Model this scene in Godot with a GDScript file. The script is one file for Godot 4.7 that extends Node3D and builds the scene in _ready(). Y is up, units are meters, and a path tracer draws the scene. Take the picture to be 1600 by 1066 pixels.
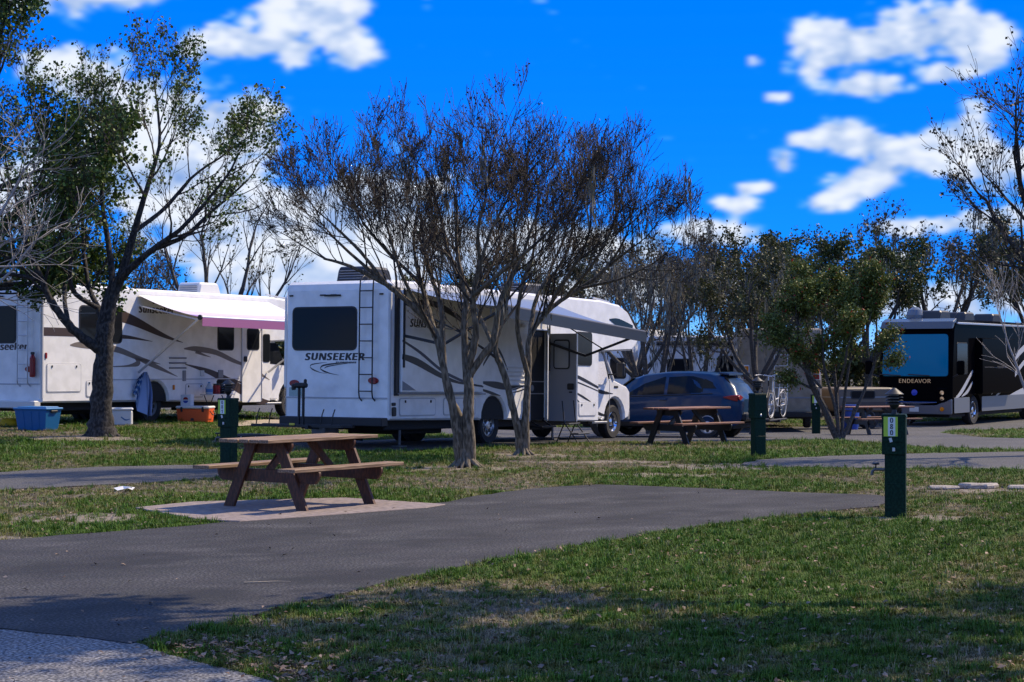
extends Node3D

# ---------------------------------------------------------------- helpers
class MB:
	var v := PackedVector3Array()
	var n := PackedVector3Array()
	var uv := PackedVector2Array()
	var col := PackedColorArray()
	var ix := PackedInt32Array()
	var t := Transform3D()
	func tri(a: Vector3, b: Vector3, c: Vector3, na: Vector3, nb := Vector3.INF, nc := Vector3.INF) -> void:
		if nb == Vector3.INF:
			nb = na
			nc = na
		if (b - a).cross(c - a).dot(na + nb + nc) > 0.0:
			var q := b
			b = c
			c = q
			q = nb
			nb = nc
			nc = q
		var k := v.size()
		v.append(t * a)
		v.append(t * b)
		v.append(t * c)
		n.append((t.basis * na).normalized())
		n.append((t.basis * nb).normalized())
		n.append((t.basis * nc).normalized())
		for w in [a, b, c]:
			uv.append(Vector2(w.x, w.z) if absf(na.y) > 0.7 else Vector2(w.x + w.z, w.y))
		ix.append_array(PackedInt32Array([k, k + 1, k + 2]))
	func quad(a: Vector3, b: Vector3, c: Vector3, d: Vector3, nn: Vector3) -> void:
		tri(a, b, c, nn)
		tri(a, c, d, nn)
	func face(a: Vector3, b: Vector3, c: Vector3, d: Vector3, away: Vector3) -> void:
		var nn := (b - a).cross(c - a)
		if nn.length() < 1e-9:
			nn = (c - a).cross(d - a)
		nn = nn.normalized()
		if nn.dot((a + b + c + d) * 0.25 - away) < 0.0:
			nn = -nn
		quad(a, b, c, d, nn)
	# box with chamfered edges
	func box(c: Vector3, s: Vector3, bev := 0.0, bs := Basis()) -> MB:
		var h := s * 0.5
		bev = minf(bev, minf(h.x, minf(h.y, h.z)) * 0.9)
		for ax in 3:
			var b1 := (ax + 1) % 3
			var b2 := (ax + 2) % 3
			for sg in [-1.0, 1.0]:
				var q := []
				for e in [[-1, -1], [1, -1], [1, 1], [-1, 1]]:
					var p := Vector3.ZERO
					p[ax] = sg * h[ax]
					p[b1] = e[0] * (h[b1] - bev)
					p[b2] = e[1] * (h[b2] - bev)
					q.append(c + bs * p)
				var nn := Vector3.ZERO
				nn[ax] = sg
				quad(q[0], q[1], q[2], q[3], bs * nn)
			if bev > 0.0:
				for s1 in [-1.0, 1.0]:
					for s2 in [-1.0, 1.0]:
						var a := Vector3.ZERO
						a[b1] = s1 * h[b1]
						a[b2] = s2 * (h[b2] - bev)
						var d := Vector3.ZERO
						d[b1] = s1 * (h[b1] - bev)
						d[b2] = s2 * h[b2]
						var e := Vector3.ZERO
						e[ax] = h[ax] - bev
						var nn := Vector3.ZERO
						nn[b1] = s1
						nn[b2] = s2
						quad(c + bs * (a - e), c + bs * (a + e), c + bs * (d + e), c + bs * (d - e), bs * nn.normalized())
		if bev > 0.0:
			for sx in [-1.0, 1.0]:
				for sy in [-1.0, 1.0]:
					for sz in [-1.0, 1.0]:
						var g := Vector3(sx, sy, sz)
						tri(c + bs * (g * (h - Vector3(0, bev, bev))), c + bs * (g * (h - Vector3(bev, 0, bev))), c + bs * (g * (h - Vector3(bev, bev, 0))), bs * g.normalized())
		return self
	# a bar of rectangular section from a to b; up gives the wide axis
	func bar(a: Vector3, b: Vector3, w: float, h: float, up := Vector3.UP, bev := 0.004) -> MB:
		var x := (b - a).normalized()
		var z := x.cross(up).normalized()
		var y := z.cross(x)
		return box((a + b) * 0.5, Vector3(a.distance_to(b), h, w), bev, Basis(x, y, z))
	func tube(pts: Array, rad: Array, sides := 8, capped := true) -> MB:
		var m := pts.size()
		var rings := []
		var last := Vector3.ZERO
		for i in m:
			var d: Vector3 = (pts[mini(i + 1, m - 1)] - pts[maxi(i - 1, 0)]).normalized()
			var u := Vector3.UP.cross(d) if absf(d.y) < 0.95 else Vector3.RIGHT.cross(d)
			if last != Vector3.ZERO:
				u = last - d * last.dot(d)
			u = u.normalized()
			last = u
			var w := d.cross(u)
			var r: float = rad[i] if i < rad.size() else rad[-1]
			var ring := []
			for k in sides:
				var a := TAU * k / sides
				var nn := u * cos(a) + w * sin(a)
				ring.append([pts[i] + nn * r, nn])
			rings.append(ring)
		for i in m - 1:
			for k in sides:
				var k2 := (k + 1) % sides
				var A = rings[i][k]
				var B = rings[i][k2]
				var C = rings[i + 1][k2]
				var D = rings[i + 1][k]
				tri(A[0], B[0], C[0], A[1], B[1], C[1])
				tri(A[0], C[0], D[0], A[1], C[1], D[1])
		if capped:
			for e in [0, m - 1]:
				var dd: Vector3 = (pts[0] - pts[1]).normalized() if e == 0 else (pts[m - 1] - pts[m - 2]).normalized()
				for k in range(1, sides - 1):
					tri(rings[e][0][0], rings[e][k][0], rings[e][k + 1][0], dd)
		return self
	# profile of [radius, height] turned about an axis
	func lathe(prof: Array, at := Vector3.ZERO, bs := Basis(), seg := 20) -> MB:
		for i in prof.size() - 1:
			var p: Vector2 = prof[i]
			var q: Vector2 = prof[i + 1]
			var e := (q - p).normalized()
			var nr := Vector2(e.y, -e.x)
			for k in seg:
				var a := TAU * k / seg
				var b := TAU * (k + 1) / seg
				var ca := Vector3(cos(a), 0, sin(a))
				var cb := Vector3(cos(b), 0, sin(b))
				var P := at + bs * (ca * p.x + Vector3.UP * p.y)
				var Q := at + bs * (ca * q.x + Vector3.UP * q.y)
				var R := at + bs * (cb * q.x + Vector3.UP * q.y)
				var S := at + bs * (cb * p.x + Vector3.UP * p.y)
				var n1 := bs * (ca * nr.x + Vector3.UP * nr.y)
				var n2 := bs * (cb * nr.x + Vector3.UP * nr.y)
				if p.x > 1e-5:
					tri(P, S, R, n1, n2, n2)
				if q.x > 1e-5:
					tri(P, R, Q, n1, n2, n1)
		return self
	# outline in the plane of bs.x and bs.y, thick from z0 to z1 along bs.z, edges chamfered by b0 at z0 and bev at z1
	func slab(poly: PackedVector2Array, z0: float, z1: float, bev := 0.0, at := Vector3.ZERO, bs := Basis(), smooth := false, b0 := -1.0) -> MB:
		if b0 < 0.0:
			b0 = bev
		if Geometry2D.is_polygon_clockwise(poly):
			poly.reverse()
		var m := poly.size()
		var nrm := PackedVector2Array()
		for i in m:
			var e1 := (poly[i] - poly[(i + m - 1) % m]).normalized()
			var e2 := (poly[(i + 1) % m] - poly[i]).normalized()
			var nn := (Vector2(e1.y, -e1.x) + Vector2(e2.y, -e2.x))
			nrm.append(nn.normalized() if nn.length() > 0.05 else Vector2(e1.y, -e1.x))
		var f := func(p: Vector2, z: float) -> Vector3: return at + bs * Vector3(p.x, p.y, z)
		for e in [[z0, b0, -1.0], [z1, bev, 1.0]]:
			var ins := PackedVector2Array()
			for i in m:
				ins.append(poly[i] - nrm[i] * e[1])
			var tr := Geometry2D.triangulate_polygon(ins)
			for k in range(0, tr.size(), 3):
				tri(f.call(ins[tr[k]], e[0]), f.call(ins[tr[k + 1]], e[0]), f.call(ins[tr[k + 2]], e[0]), bs * Vector3(0, 0, e[2]))
			if e[1] > 0.0:
				for i in m:
					var j := (i + 1) % m
					var d := (poly[j] - poly[i]).normalized()
					quad(f.call(poly[i], e[0] - e[2] * e[1]), f.call(poly[j], e[0] - e[2] * e[1]), f.call(ins[j], e[0]), f.call(ins[i], e[0]), bs * Vector3(d.y, -d.x, e[2]).normalized())
		for i in m:
			var j := (i + 1) % m
			var e := (poly[j] - poly[i]).normalized()
			var o := Vector3(e.y, -e.x, 0)
			var oi := Vector3(nrm[i].x, nrm[i].y, 0) if smooth else o
			var oj := Vector3(nrm[j].x, nrm[j].y, 0) if smooth else o
			tri(f.call(poly[i], z0 + b0), f.call(poly[j], z0 + b0), f.call(poly[j], z1 - bev), bs * oi, bs * oj, bs * oj)
			tri(f.call(poly[i], z0 + b0), f.call(poly[j], z1 - bev), f.call(poly[i], z1 - bev), bs * oi, bs * oj, bs * oi)
		return self
	func mesh(m: Material) -> ArrayMesh:
		var am := ArrayMesh.new()
		if v.is_empty():
			return am
		var a := []
		a.resize(Mesh.ARRAY_MAX)
		a[Mesh.ARRAY_VERTEX] = v
		a[Mesh.ARRAY_NORMAL] = n
		if uv.size() == v.size():
			a[Mesh.ARRAY_TEX_UV] = uv
		if col.size() == v.size():
			a[Mesh.ARRAY_COLOR] = col
		a[Mesh.ARRAY_INDEX] = ix
		am.add_surface_from_arrays(Mesh.PRIMITIVE_TRIANGLES, a)
		am.surface_set_material(0, m)
		return am

var taken := {}
var rng := RandomNumberGenerator.new()

func numbered(called: String) -> String:
	if not taken.has(called):
		taken[called] = 0
		return called
	taken[called] += 1
	return "%s_%03d" % [called, taken[called]]

func part(parent: Node, called: String, mb: MB, m: Material, label := "") -> MeshInstance3D:
	var o := MeshInstance3D.new()
	o.name = called
	o.mesh = mb.mesh(m)
	if label:
		o.set_meta("label", label)
	parent.add_child(o, true)
	return o

func thing(called: String, label: String, category: String, at := Vector3.ZERO, turn := 0.0, group := "") -> Node3D:
	var o := Node3D.new()
	o.name = numbered(called)
	o.position = at
	o.rotation_degrees.y = turn
	o.set_meta("label", label)
	o.set_meta("category", category)
	if group:
		o.set_meta("group", group)
	add_child(o)
	return o

func solo(called: String, mb: MB, m: Material, label: String, category: String, at := Vector3.ZERO, turn := 0.0, group := "") -> MeshInstance3D:
	var o := MeshInstance3D.new()
	o.name = numbered(called)
	o.mesh = mb.mesh(m)
	o.position = at
	o.rotation_degrees.y = turn
	o.set_meta("label", label)
	o.set_meta("category", category)
	if group:
		o.set_meta("group", group)
	add_child(o)
	return o

func structure(called: String, mb: MB, m: Material) -> MeshInstance3D:
	var o := MeshInstance3D.new()
	o.name = numbered(called)
	o.mesh = mb.mesh(m)
	o.set_meta("kind", "structure")
	add_child(o)
	return o

# colours are given as linear base colours
func lin(r: float, g: float, b: float) -> Color:
	return Color(r, g, b).linear_to_srgb()

func mat(c: Color, rough := 0.6, metal := 0.0, spec := 0.5) -> StandardMaterial3D:
	var m := StandardMaterial3D.new()
	m.albedo_color = c
	m.roughness = rough
	m.metallic = metal
	m.metallic_specular = spec
	return m

func noise_tex(freq: float, a: Color, b: Color, seed_ := 1, size := 512, lo := 0.3, hi := 0.7, stretch := false) -> NoiseTexture2D:
	var f := FastNoiseLite.new()
	f.seed = seed_
	f.frequency = freq
	f.noise_type = FastNoiseLite.TYPE_SIMPLEX_SMOOTH
	f.fractal_octaves = 5
	var t := NoiseTexture2D.new()
	t.width = size
	t.height = size / 4 if stretch else size
	t.seamless = true
	t.noise = f
	var g := Gradient.new()
	g.offsets = PackedFloat32Array([lo, hi])
	g.colors = PackedColorArray([a, b])
	t.color_ramp = g
	return t

func bump_tex(freq: float, strength: float, seed_ := 2, size := 512) -> NoiseTexture2D:
	var f := FastNoiseLite.new()
	f.seed = seed_
	f.frequency = freq
	f.fractal_octaves = 4
	var t := NoiseTexture2D.new()
	t.width = size
	t.height = size
	t.seamless = true
	t.noise = f
	t.as_normal_map = true
	t.bump_strength = strength
	return t

# a material with a mottled colour laid on by triplanar mapping
func mottled(a: Color, b: Color, freq: float, scale: float, rough := 0.8, bump := 0.0, metal := 0.0, seed_ := 1, stretch := Vector3.ONE) -> StandardMaterial3D:
	var m := StandardMaterial3D.new()
	m.albedo_texture = noise_tex(freq, a, b, seed_)
	m.uv1_triplanar = true
	m.uv1_scale = stretch * scale
	m.roughness = rough
	m.metallic = metal
	if bump > 0.0:
		m.normal_enabled = true
		m.normal_texture = bump_tex(freq * 1.5, bump, seed_ + 5)
	return m

func sstep(a: float, b: float, x: float) -> float:
	var t := clampf((x - a) / (b - a), 0.0, 1.0)
	return t * t * (3.0 - 2.0 * t)

# height of the campground's ground
func gy(x: float, z: float) -> float:
	return -0.6 * sstep(28, 62, -z) * sstep(-9, 1, x) + 0.15 * sstep(3, 9, -x) * sstep(26, 38, -z)

func on(x: float, z: float, up := 0.0) -> Vector3:
	return Vector3(x, gy(x, z) + up, z)

func rounded(pts: Array, rad: Array, seg := 4) -> PackedVector2Array:
	var o := PackedVector2Array()
	var m := pts.size()
	for i in m:
		var p: Vector2 = pts[i]
		var r: float = rad[i] if i < rad.size() else rad[-1]
		if r <= 0.0:
			o.append(p)
			continue
		var a: Vector2 = (pts[(i + m - 1) % m] - p)
		var b: Vector2 = (pts[(i + 1) % m] - p)
		var q := minf(r, 0.45 * minf(a.length(), b.length()))
		var s := p + a.normalized() * q
		var e := p + b.normalized() * q
		for k in seg + 1:
			var w := float(k) / seg
			o.append(s.lerp(p, w).lerp(p.lerp(e, w), w))
	return o

func rect(x0: float, y0: float, x1: float, y1: float, r := 0.0) -> PackedVector2Array:
	return rounded([Vector2(x0, y0), Vector2(x1, y0), Vector2(x1, y1), Vector2(x0, y1)], [r])

func pv(a: Array) -> PackedVector2Array:
	var o := PackedVector2Array()
	for i in range(0, a.size(), 2):
		o.append(Vector2(a[i], a[i + 1]))
	return o

# a tapering painted stroke: centre line x,y,width triples made smooth
func stroke(a: Array) -> PackedVector2Array:
	var pts := []
	var m := a.size() / 3
	for i in m - 1:
		for k in 6:
			var t := k / 6.0
			var i0 := maxi(i - 1, 0)
			var i3 := mini(i + 2, m - 1)
			var r := Vector3.ZERO
			var P := []
			for j in [i0, i, i + 1, i3]:
				P.append(Vector3(a[j * 3], a[j * 3 + 1], a[j * 3 + 2]))
			r = 0.5 * ((2.0 * P[1]) + (P[2] - P[0]) * t + (2.0 * P[0] - 5.0 * P[1] + 4.0 * P[2] - P[3]) * t * t + (3.0 * P[1] - P[0] - 3.0 * P[2] + P[3]) * t * t * t)
			pts.append(r)
	pts.append(Vector3(a[-3], a[-2], a[-1]))
	var up := PackedVector2Array()
	var dn := PackedVector2Array()
	for i in pts.size():
		var d: Vector3 = pts[mini(i + 1, pts.size() - 1)] - pts[maxi(i - 1, 0)]
		var nn := Vector2(-d.y, d.x).normalized() * maxf(absf(pts[i].z) * 0.5, 0.002)
		up.append(Vector2(pts[i].x, pts[i].y) + nn)
		dn.append(Vector2(pts[i].x, pts[i].y) - nn)
	dn.reverse()
	up.append_array(dn)
	return up

func text(parent: Node, words: String, height: float, m: Material, at: Vector3, bs: Basis, slant := 0.0, wide := 1.0, bold := true, called := "lettering") -> MeshInstance3D:
	var t := TextMesh.new()
	var f := SystemFont.new()
	f.font_names = PackedStringArray(["Droid Sans"])
	f.font_weight = 700 if bold else 400
	t.font = f
	t.text = words
	t.font_size = 64
	t.pixel_size = height / 46.0
	t.depth = 0.004
	t.curve_step = 2.0
	t.material = m
	var o := MeshInstance3D.new()
	o.name = called
	o.mesh = t
	o.transform = Transform3D(bs * Basis(Vector3(wide, 0, 0), Vector3(slant, 1, 0), Vector3(0, 0, 1)), at)
	parent.add_child(o, true)
	if bold and height > 0.1:
		# a second stroke set a little aside makes the letters heavy
		var q := o.duplicate()
		q.position += o.transform.basis.x.normalized() * height * 0.09 + o.transform.basis.z * -0.001
		parent.add_child(q, true)
	return o

# ---------------------------------------------------------------- sky
# clouds as [azimuth, elevation, half width, half height] in degrees, read as weather and not as objects
const CLOUDS := [
	[13.1, 10.25, 2.7, 1.1], [10.2, 9.5, 1.9, 0.75], [14.8, 9.5, 0.95, 0.85], [9.6, 10.2, 0.9, 0.5], [11.2, 8.5, 1.6, 0.45], [13.6, 8.8, 0.9, 0.35],
	[10.4, 7.0, 1.1, 0.75], [11.6, 6.3, 0.9, 0.85], [11.2, 5.5, 1.3, 0.5], [8.6, 6.3, 0.45, 0.55], [10.0, 4.9, 0.9, 0.33], [9.3, 6.9, 0.6, 0.3],
	[7.1, 4.9, 0.75, 0.36], [7.7, 5.4, 0.7, 0.22], [6.3, 4.0, 2.1, 0.5], [13.2, 6.5, 1.1, 0.95], [14.4, 7.2, 0.6, 1.0], [15.2, 5.9, 1.5, 1.1], [12.3, 4.1, 1.7, 0.38], [15.2, 4.3, 1.7, 0.4],
	[7.7, 9.35, 0.22, 0.16], [8.4, 8.2, 0.45, 0.18], [11.7, 3.0, 1.2, 0.35],
	[-6.4, 11.3, 2.0, 0.8], [-5.6, 10.9, 1.0, 0.8], [-7.3, 10.1, 1.9, 0.95], [-4.9, 9.75, 0.95, 0.7], [-9.6, 9.8, 1.3, 0.6], [-14.3, 11.1, 3.2, 0.6], [-12.0, 11.6, 1.8, 0.6],
	[-14.7, 9.1, 0.9, 0.55], [-13.2, 8.4, 2.0, 1.3], [-9.6, 7.6, 2.6, 1.3], [-11.2, 6.2, 3.8, 1.3], [-9.0, 4.5, 4.2, 1.3], [-4.2, 5.2, 2.5, 1.2], [-2.0, 3.7, 4.2, 1.1], [-6.6, 2.8, 5.2, 1.1], [2.2, 3.3, 2.5, 1.0], [-16.0, 5.0, 3.0, 1.5], [5.0, 2.2, 4.0, 0.6], [13.0, 1.8, 4.5, 0.8],
]

func make_sky() -> PanoramaSkyMaterial:
	var big := FastNoiseLite.new()
	big.seed = 11
	big.frequency = 1.0
	big.fractal_octaves = 4
	var fine := FastNoiseLite.new()
	fine.seed = 23
	fine.frequency = 1.0
	fine.fractal_octaves = 4
	fine.fractal_gain = 0.55
	var shade := func(az: float, el: float, detail: bool) -> Color:
		var a := deg_to_rad(az)
		var e := deg_to_rad(el)
		var d := Vector3(sin(a) * cos(e), sin(e), -cos(a) * cos(e))
		var k := sstep(-1.0, 13.0, el)
		var blue := Color(0.12, 0.55, 0.92).lerp(Color(0.0, 0.395, 0.90), sqrt(k)).lerp(Color(0.0, 0.35, 0.80), sstep(13, 80, el))
		blue = Color(0.56, 0.73, 0.92).lerp(blue, sstep(-0.5, 3.2, el))
		var q := d * 3.2 / (0.28 + maxf(d.y, 0.0))
		var out := 1.0 - (1.0 - sstep(16.5, 21.0, absf(az))) * (1.0 - sstep(12.0, 16.0, el))
		var dens := -1.0
		if out > 0.0:
			dens = (big.get_noise_3d(q.x, q.y * 0.6, q.z) * 2.0 + 0.25) * out - (1.0 - out)  # unseen sky outside the view: extra cloud added to brighten shaded walls
		var f := 0.0
		if detail:
			f = fine.get_noise_3d(d.x * 34.0, d.y * 44.0, d.z * 34.0) * 0.8 + fine.get_noise_3d(d.x * 120.0 + 7.0, d.y * 150.0, d.z * 120.0) * 0.42
		else:
			f = fine.get_noise_3d(d.x * 14.0, d.y * 20.0, d.z * 14.0) * 0.5
		var top := 0.0
		var acc := 0.0
		if absf(az) < 21.0 and el < 16.0:
			for c in CLOUDS:
				var x: float = (az - c[0]) / c[2]
				var y: float = (el - c[1]) / c[3]
				var r2 := x * x + y * y
				if r2 < 1.8:
					acc += pow(1.0 - r2 / 1.8, 1.6)
					top = maxf(top, sstep(-0.9, 0.7, y + 0.25) * clampf(1.4 - r2, 0.0, 1.0))
			dens = maxf(dens, minf(acc, 1.2) * 1.25 - 0.38)
		else:
			top = 0.6
		dens += f
		var al := sstep(0.0, 0.5, dens)
		var body := clampf(0.10 + dens * 0.25 + top * 0.5 + f * 1.0, 0.0, 1.0)
		var white := Color(0.44, 0.54, 0.71).lerp(Color(0.77, 0.78, 0.81), body)
		return blue.lerp(white, al * 0.97)
	var n := 2048
	var small := Image.create(512, 512, false, Image.FORMAT_RGB8)
	for r in 512:
		var el := 90.0 - (r + 0.5) * 180.0 / 512.0
		if el < -1.0:
			break
		for c in 512:
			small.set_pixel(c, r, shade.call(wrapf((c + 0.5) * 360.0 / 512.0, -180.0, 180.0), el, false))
	small.fill_rect(Rect2i(0, 258, 512, 254), Color(0.30, 0.32, 0.30))
	small.resize(n, n, Image.INTERPOLATE_CUBIC)
	for r in range(840, 1026):
		var el := 90.0 - (r + 0.5) * 180.0 / n
		var mixed := sstep(842, 862, r)
		for c in n:
			var az := wrapf((c + 0.5) * 360.0 / n, -180.0, 180.0)
			if absf(az) > 32.0 and r % 2 == 1:
				small.set_pixel(c, r, small.get_pixel(c, r - 1))
				continue
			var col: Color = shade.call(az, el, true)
			small.set_pixel(c, r, small.get_pixel(c, r).lerp(col, mixed))
	var m := PanoramaSkyMaterial.new()
	m.panorama = ImageTexture.create_from_image(small)
	return m

# ---------------------------------------------------------------- ground, roads, grass
var near_pad := pv([-6.9, -13.9, -4.64, -16.24, -3.02, -17.98, -1.13, -19.81, -0.42, -21.55, 0.25, -22.7, 1.1, -23.55, 1.9, -23.2, 2.82, -22.59, 4.35, -21.75, 4.62, -21.2, 4.11, -20.07, 2.67, -18.7, 1.2, -16.82, 0.0, -14.99, -0.77, -13.55, -1.59, -11.69, -1.96, -11.0, -2.18, -10.44, -3.14, -11.0, -6.9, -12.9])
var near_road := pv([-9.5, -14.4, -6.9, -12.92, -3.14, -11.02, -2.18, -10.46, -1.95, -10.1, -1.76, -9.84, -1.18, -9.2, 0.4, -7.8, 2.5, -6.3, 2.5, -3.0, -9.5, -3.0])
var left_pad := pv([-12.5, -24.6, -9.93, -25.28, -7.46, -26.12, -6.34, -27.3, -4.64, -27.9, -4.3, -27.2, -4.15, -26.27, -4.09, -24.87, -5.09, -23.74, -6.45, -22.59, -8.54, -21.75, -12.5, -20.5])
var right_pad := pv([3.5, -27.9, 4.0, -29.2, 4.59, -29.88, 6.75, -31.4, 9.9, -32.6, 14.0, -34.0, 14.0, -27.2, 8.11, -26.72, 5.79, -27.03, 4.37, -27.19])
var camp_road := pv([-30, -56.5, -6, -52, 0.0, -42.0, 1.7, -39.6, 2.72, -38.75, 5.62, -39.4, 7.0, -40.7, 7.75, -37.0, 7.9, -34.3, 9.73, -32.9, 14.0, -34.3, 22, -36.5, 22, -41.0, 12.77, -41.2, 11.45, -43.72, 11.9, -48.5, 12.32, -51.51, 13.6, -54.5, 22, -61, 22, -70, 14.83, -64, 11.78, -61.08, 9.17, -58.35, 8.12, -56.83, 2, -58, -6, -60, -30, -64])
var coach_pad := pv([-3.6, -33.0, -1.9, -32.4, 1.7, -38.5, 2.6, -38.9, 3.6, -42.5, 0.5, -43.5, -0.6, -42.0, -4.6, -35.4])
var pads := []

func lay(called: String, poly: PackedVector2Array, m: Material, lift: float, cell: float, tone: Callable) -> void:
	var b := MB.new()
	var lo := poly[0]
	var hi := poly[0]
	for p in poly:
		lo = lo.min(p)
		hi = hi.max(p)
	var i := floorf(lo.x / cell)
	while i * cell < hi.x:
		var j := floorf(lo.y / cell)
		while j * cell < hi.y:
			var sq := PackedVector2Array([Vector2(i, j) * cell, Vector2(i + 1, j) * cell, Vector2(i + 1, j + 1) * cell, Vector2(i, j + 1) * cell])
			for piece in Geometry2D.intersect_polygons(sq, poly):
				var tr := Geometry2D.triangulate_polygon(piece)
				for k in range(0, tr.size(), 3):
					var q := []
					for w in 3:
						var p: Vector2 = piece[tr[k + w]]
						q.append(Vector3(p.x, gy(p.x, p.y) + lift, p.y))
					var k0 := b.v.size()
					b.tri(q[0], q[1], q[2], Vector3.UP)
					for w in range(k0, b.v.size()):
						b.col.append(tone.call(b.v[w].x, b.v[w].z))
			j += 1.0
		i += 1.0
	for k in poly.size():
		var p := poly[k]
		var q := poly[(k + 1) % poly.size()]
		var e := (q - p).normalized()
		var steps := maxi(1, int(p.distance_to(q) / 0.5))
		for s in steps:
			var a := p.lerp(q, float(s) / steps)
			var c := p.lerp(q, float(s + 1) / steps)
			var k0 := b.v.size()
			b.quad(on(a.x, a.y, lift), on(c.x, c.y, lift), on(c.x, c.y, -0.08), on(a.x, a.y, -0.08), Vector3(e.y, 0, -e.x))
			for w in range(k0, b.v.size()):
				b.col.append(tone.call(b.v[w].x, b.v[w].z))
	b.uv.clear()
	structure(called, b, m)

func asphalt(a: Color, b: Color, seed_: int) -> StandardMaterial3D:
	var m := mottled(a, b, 0.08, 0.8, 0.9, 2.2, 0.0, seed_)
	m.uv1_world_triplanar = true
	m.vertex_color_use_as_albedo = true
	return m

func in_pads(x: float, z: float) -> bool:
	var p := Vector2(x, z)
	for k in pads:
		if k[1].has_point(p) and Geometry2D.is_point_in_polygon(p, k[0]):
			return true
	return false

# frays the edges of a paved outline
func frayed(poly: PackedVector2Array, amp: float) -> PackedVector2Array:
	rng.seed = 19
	var o := PackedVector2Array()
	for i in poly.size():
		var p := poly[i]
		var q := poly[(i + 1) % poly.size()]
		var n := clampi(int(p.distance_to(q) / 0.3), 1, 40)
		for k in n:
			o.append(p.lerp(q, float(k) / n) + Vector2(rng.randf_range(-amp, amp), rng.randf_range(-amp, amp)))
	return o

func make_setting() -> void:
	near_pad = frayed(near_pad, 0.055)
	near_road = frayed(near_road, 0.03)
	left_pad = frayed(left_pad, 0.07)
	right_pad = frayed(right_pad, 0.07)
	camp_road = frayed(camp_road, 0.06)
	var patch := FastNoiseLite.new()
	patch.seed = 5
	patch.frequency = 0.16
	patch.fractal_octaves = 4
	var fleck := FastNoiseLite.new()
	fleck.seed = 9
	fleck.frequency = 1.3
	fleck.fractal_octaves = 3
	var streak := FastNoiseLite.new()
	streak.seed = 31
	streak.frequency = 0.5
	streak.fractal_octaves = 4
	# the ground sheet: one grid, fine near the camp and coarse out to the horizon
	var xs := []
	var zs := []
	var x := -400.0
	while x < 400.0:
		xs.append(x)
		x += 0.3 if x > -15.0 and x < 18.0 else (3.0 if absf(x) < 60.0 else 40.0)
	xs.append(400.0)
	var z := 40.0
	while z > -500.0:
		zs.append(z)
		z -= 0.3 if z < -6.0 and z > -44.0 else (2.0 if z > -90.0 else 40.0)
	var b := MB.new()
	var soil := Color(0.075, 0.06, 0.04)
	var turf := Color(0.045, 0.05, 0.018)
	var sand := Color(0.30, 0.25, 0.19)
	for zz in zs:
		for xx in xs:
			b.v.append(on(xx, zz, fleck.get_noise_2d(xx * 0.5, zz * 0.5) * 0.012))
			b.n.append(Vector3.UP)
			var w := clampf(0.5 + patch.get_noise_2d(xx, zz) * 1.3 + fleck.get_noise_2d(xx, zz) * 0.35, 0.0, 1.0)
			var c := turf.lerp(soil, w)
			c = c.lerp(sand, bare(xx, zz, fleck))
			b.col.append(c)
	var nx := xs.size()
	for j in zs.size() - 1:
		for i in nx - 1:
			var k := j * nx + i
			b.ix.append_array(PackedInt32Array([k, k + nx, k + 1, k + 1, k + nx, k + nx + 1]))
	var gm := mottled(Color(0.62, 0.62, 0.6), Color(1, 1, 1), 0.06, 0.8, 0.95, 3.0)
	gm.uv1_world_triplanar = true
	gm.vertex_color_use_as_albedo = true
	structure("ground", b, gm)
	# asphalt sheets
	var dark := asphalt(Color(0.3, 0.3, 0.3), Color(1, 1, 1), 3)
	var tone_new := func(px: float, pz: float) -> Color:
		var s := streak.get_noise_2d((px * 0.66 - pz * 0.75) * 0.22, (px * 0.75 + pz * 0.66) * 1.6)
		var k := 0.047 + 0.05 * s + 0.03 * patch.get_noise_2d(px * 3.0, pz * 3.0) + 0.03 * fleck.get_noise_2d(px * 1.6, pz * 2.2)
		k += 0.05 * sstep(0.15, 0.55, streak.get_noise_2d(px * 0.8 + 40.0, pz * 1.4) + 0.3 * fleck.get_noise_2d(px * 2.0, pz * 2.0))
		k = maxf(k, 0.018)
		return Color(k * 1.04, k, k * 0.99)
	var tone_old := func(px: float, pz: float) -> Color:
		var k := 0.27 + 0.09 * streak.get_noise_2d(px * 1.5, pz * 1.5) + 0.05 * patch.get_noise_2d(px * 2.0, pz * 2.0)
		return Color(k, k * 0.98, k * 0.96)
	var tone_mid := func(px: float, pz: float) -> Color:
		var k := 0.15 + 0.05 * streak.get_noise_2d(px * 0.6, pz * 1.2) + 0.02 * patch.get_noise_2d(px * 2.0, pz * 2.0)
		return Color(k * 1.03, k, k * 0.98)
	lay("camp_road_near", near_road, asphalt(Color(0.42, 0.42, 0.43), Color(1, 1, 1), 8), 0.012, 0.3, tone_old)
	lay("site_pad", near_pad, dark, 0.018, 0.14, tone_new)
	lay("site_pad", left_pad, dark, 0.018, 0.5, tone_mid)
	lay("site_pad", right_pad, dark, 0.018, 0.5, tone_mid)
	lay("camp_road", camp_road, dark, 0.012, 1.0, tone_mid)
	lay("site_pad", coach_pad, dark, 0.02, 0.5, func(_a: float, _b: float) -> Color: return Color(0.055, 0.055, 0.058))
	# salmon concrete slab under the near picnic table
	var slab_poly := pv([-4.15, -19.75, -3.66, -20.55, -1.96, -21.15, -0.75, -20.2, -0.95, -19.78, -2.05, -18.75, -2.75, -18.12, -3.2, -18.3])
	var sm := mottled(lin(0.18, 0.145, 0.13), lin(0.26, 0.21, 0.19), 0.03, 0.5, 0.9, 1.0, 0.0, 14)
	sm.uv1_world_triplanar = true
	var sb := MB.new()
	var flat := slab_poly.duplicate()
	for i in flat.size():
		flat[i].y = -flat[i].y
	sb.slab(flat, -0.06, 0.03, 0.008, Vector3.ZERO, Basis(Vector3.RIGHT, Vector3(0, 0, -1), Vector3.UP))
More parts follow.
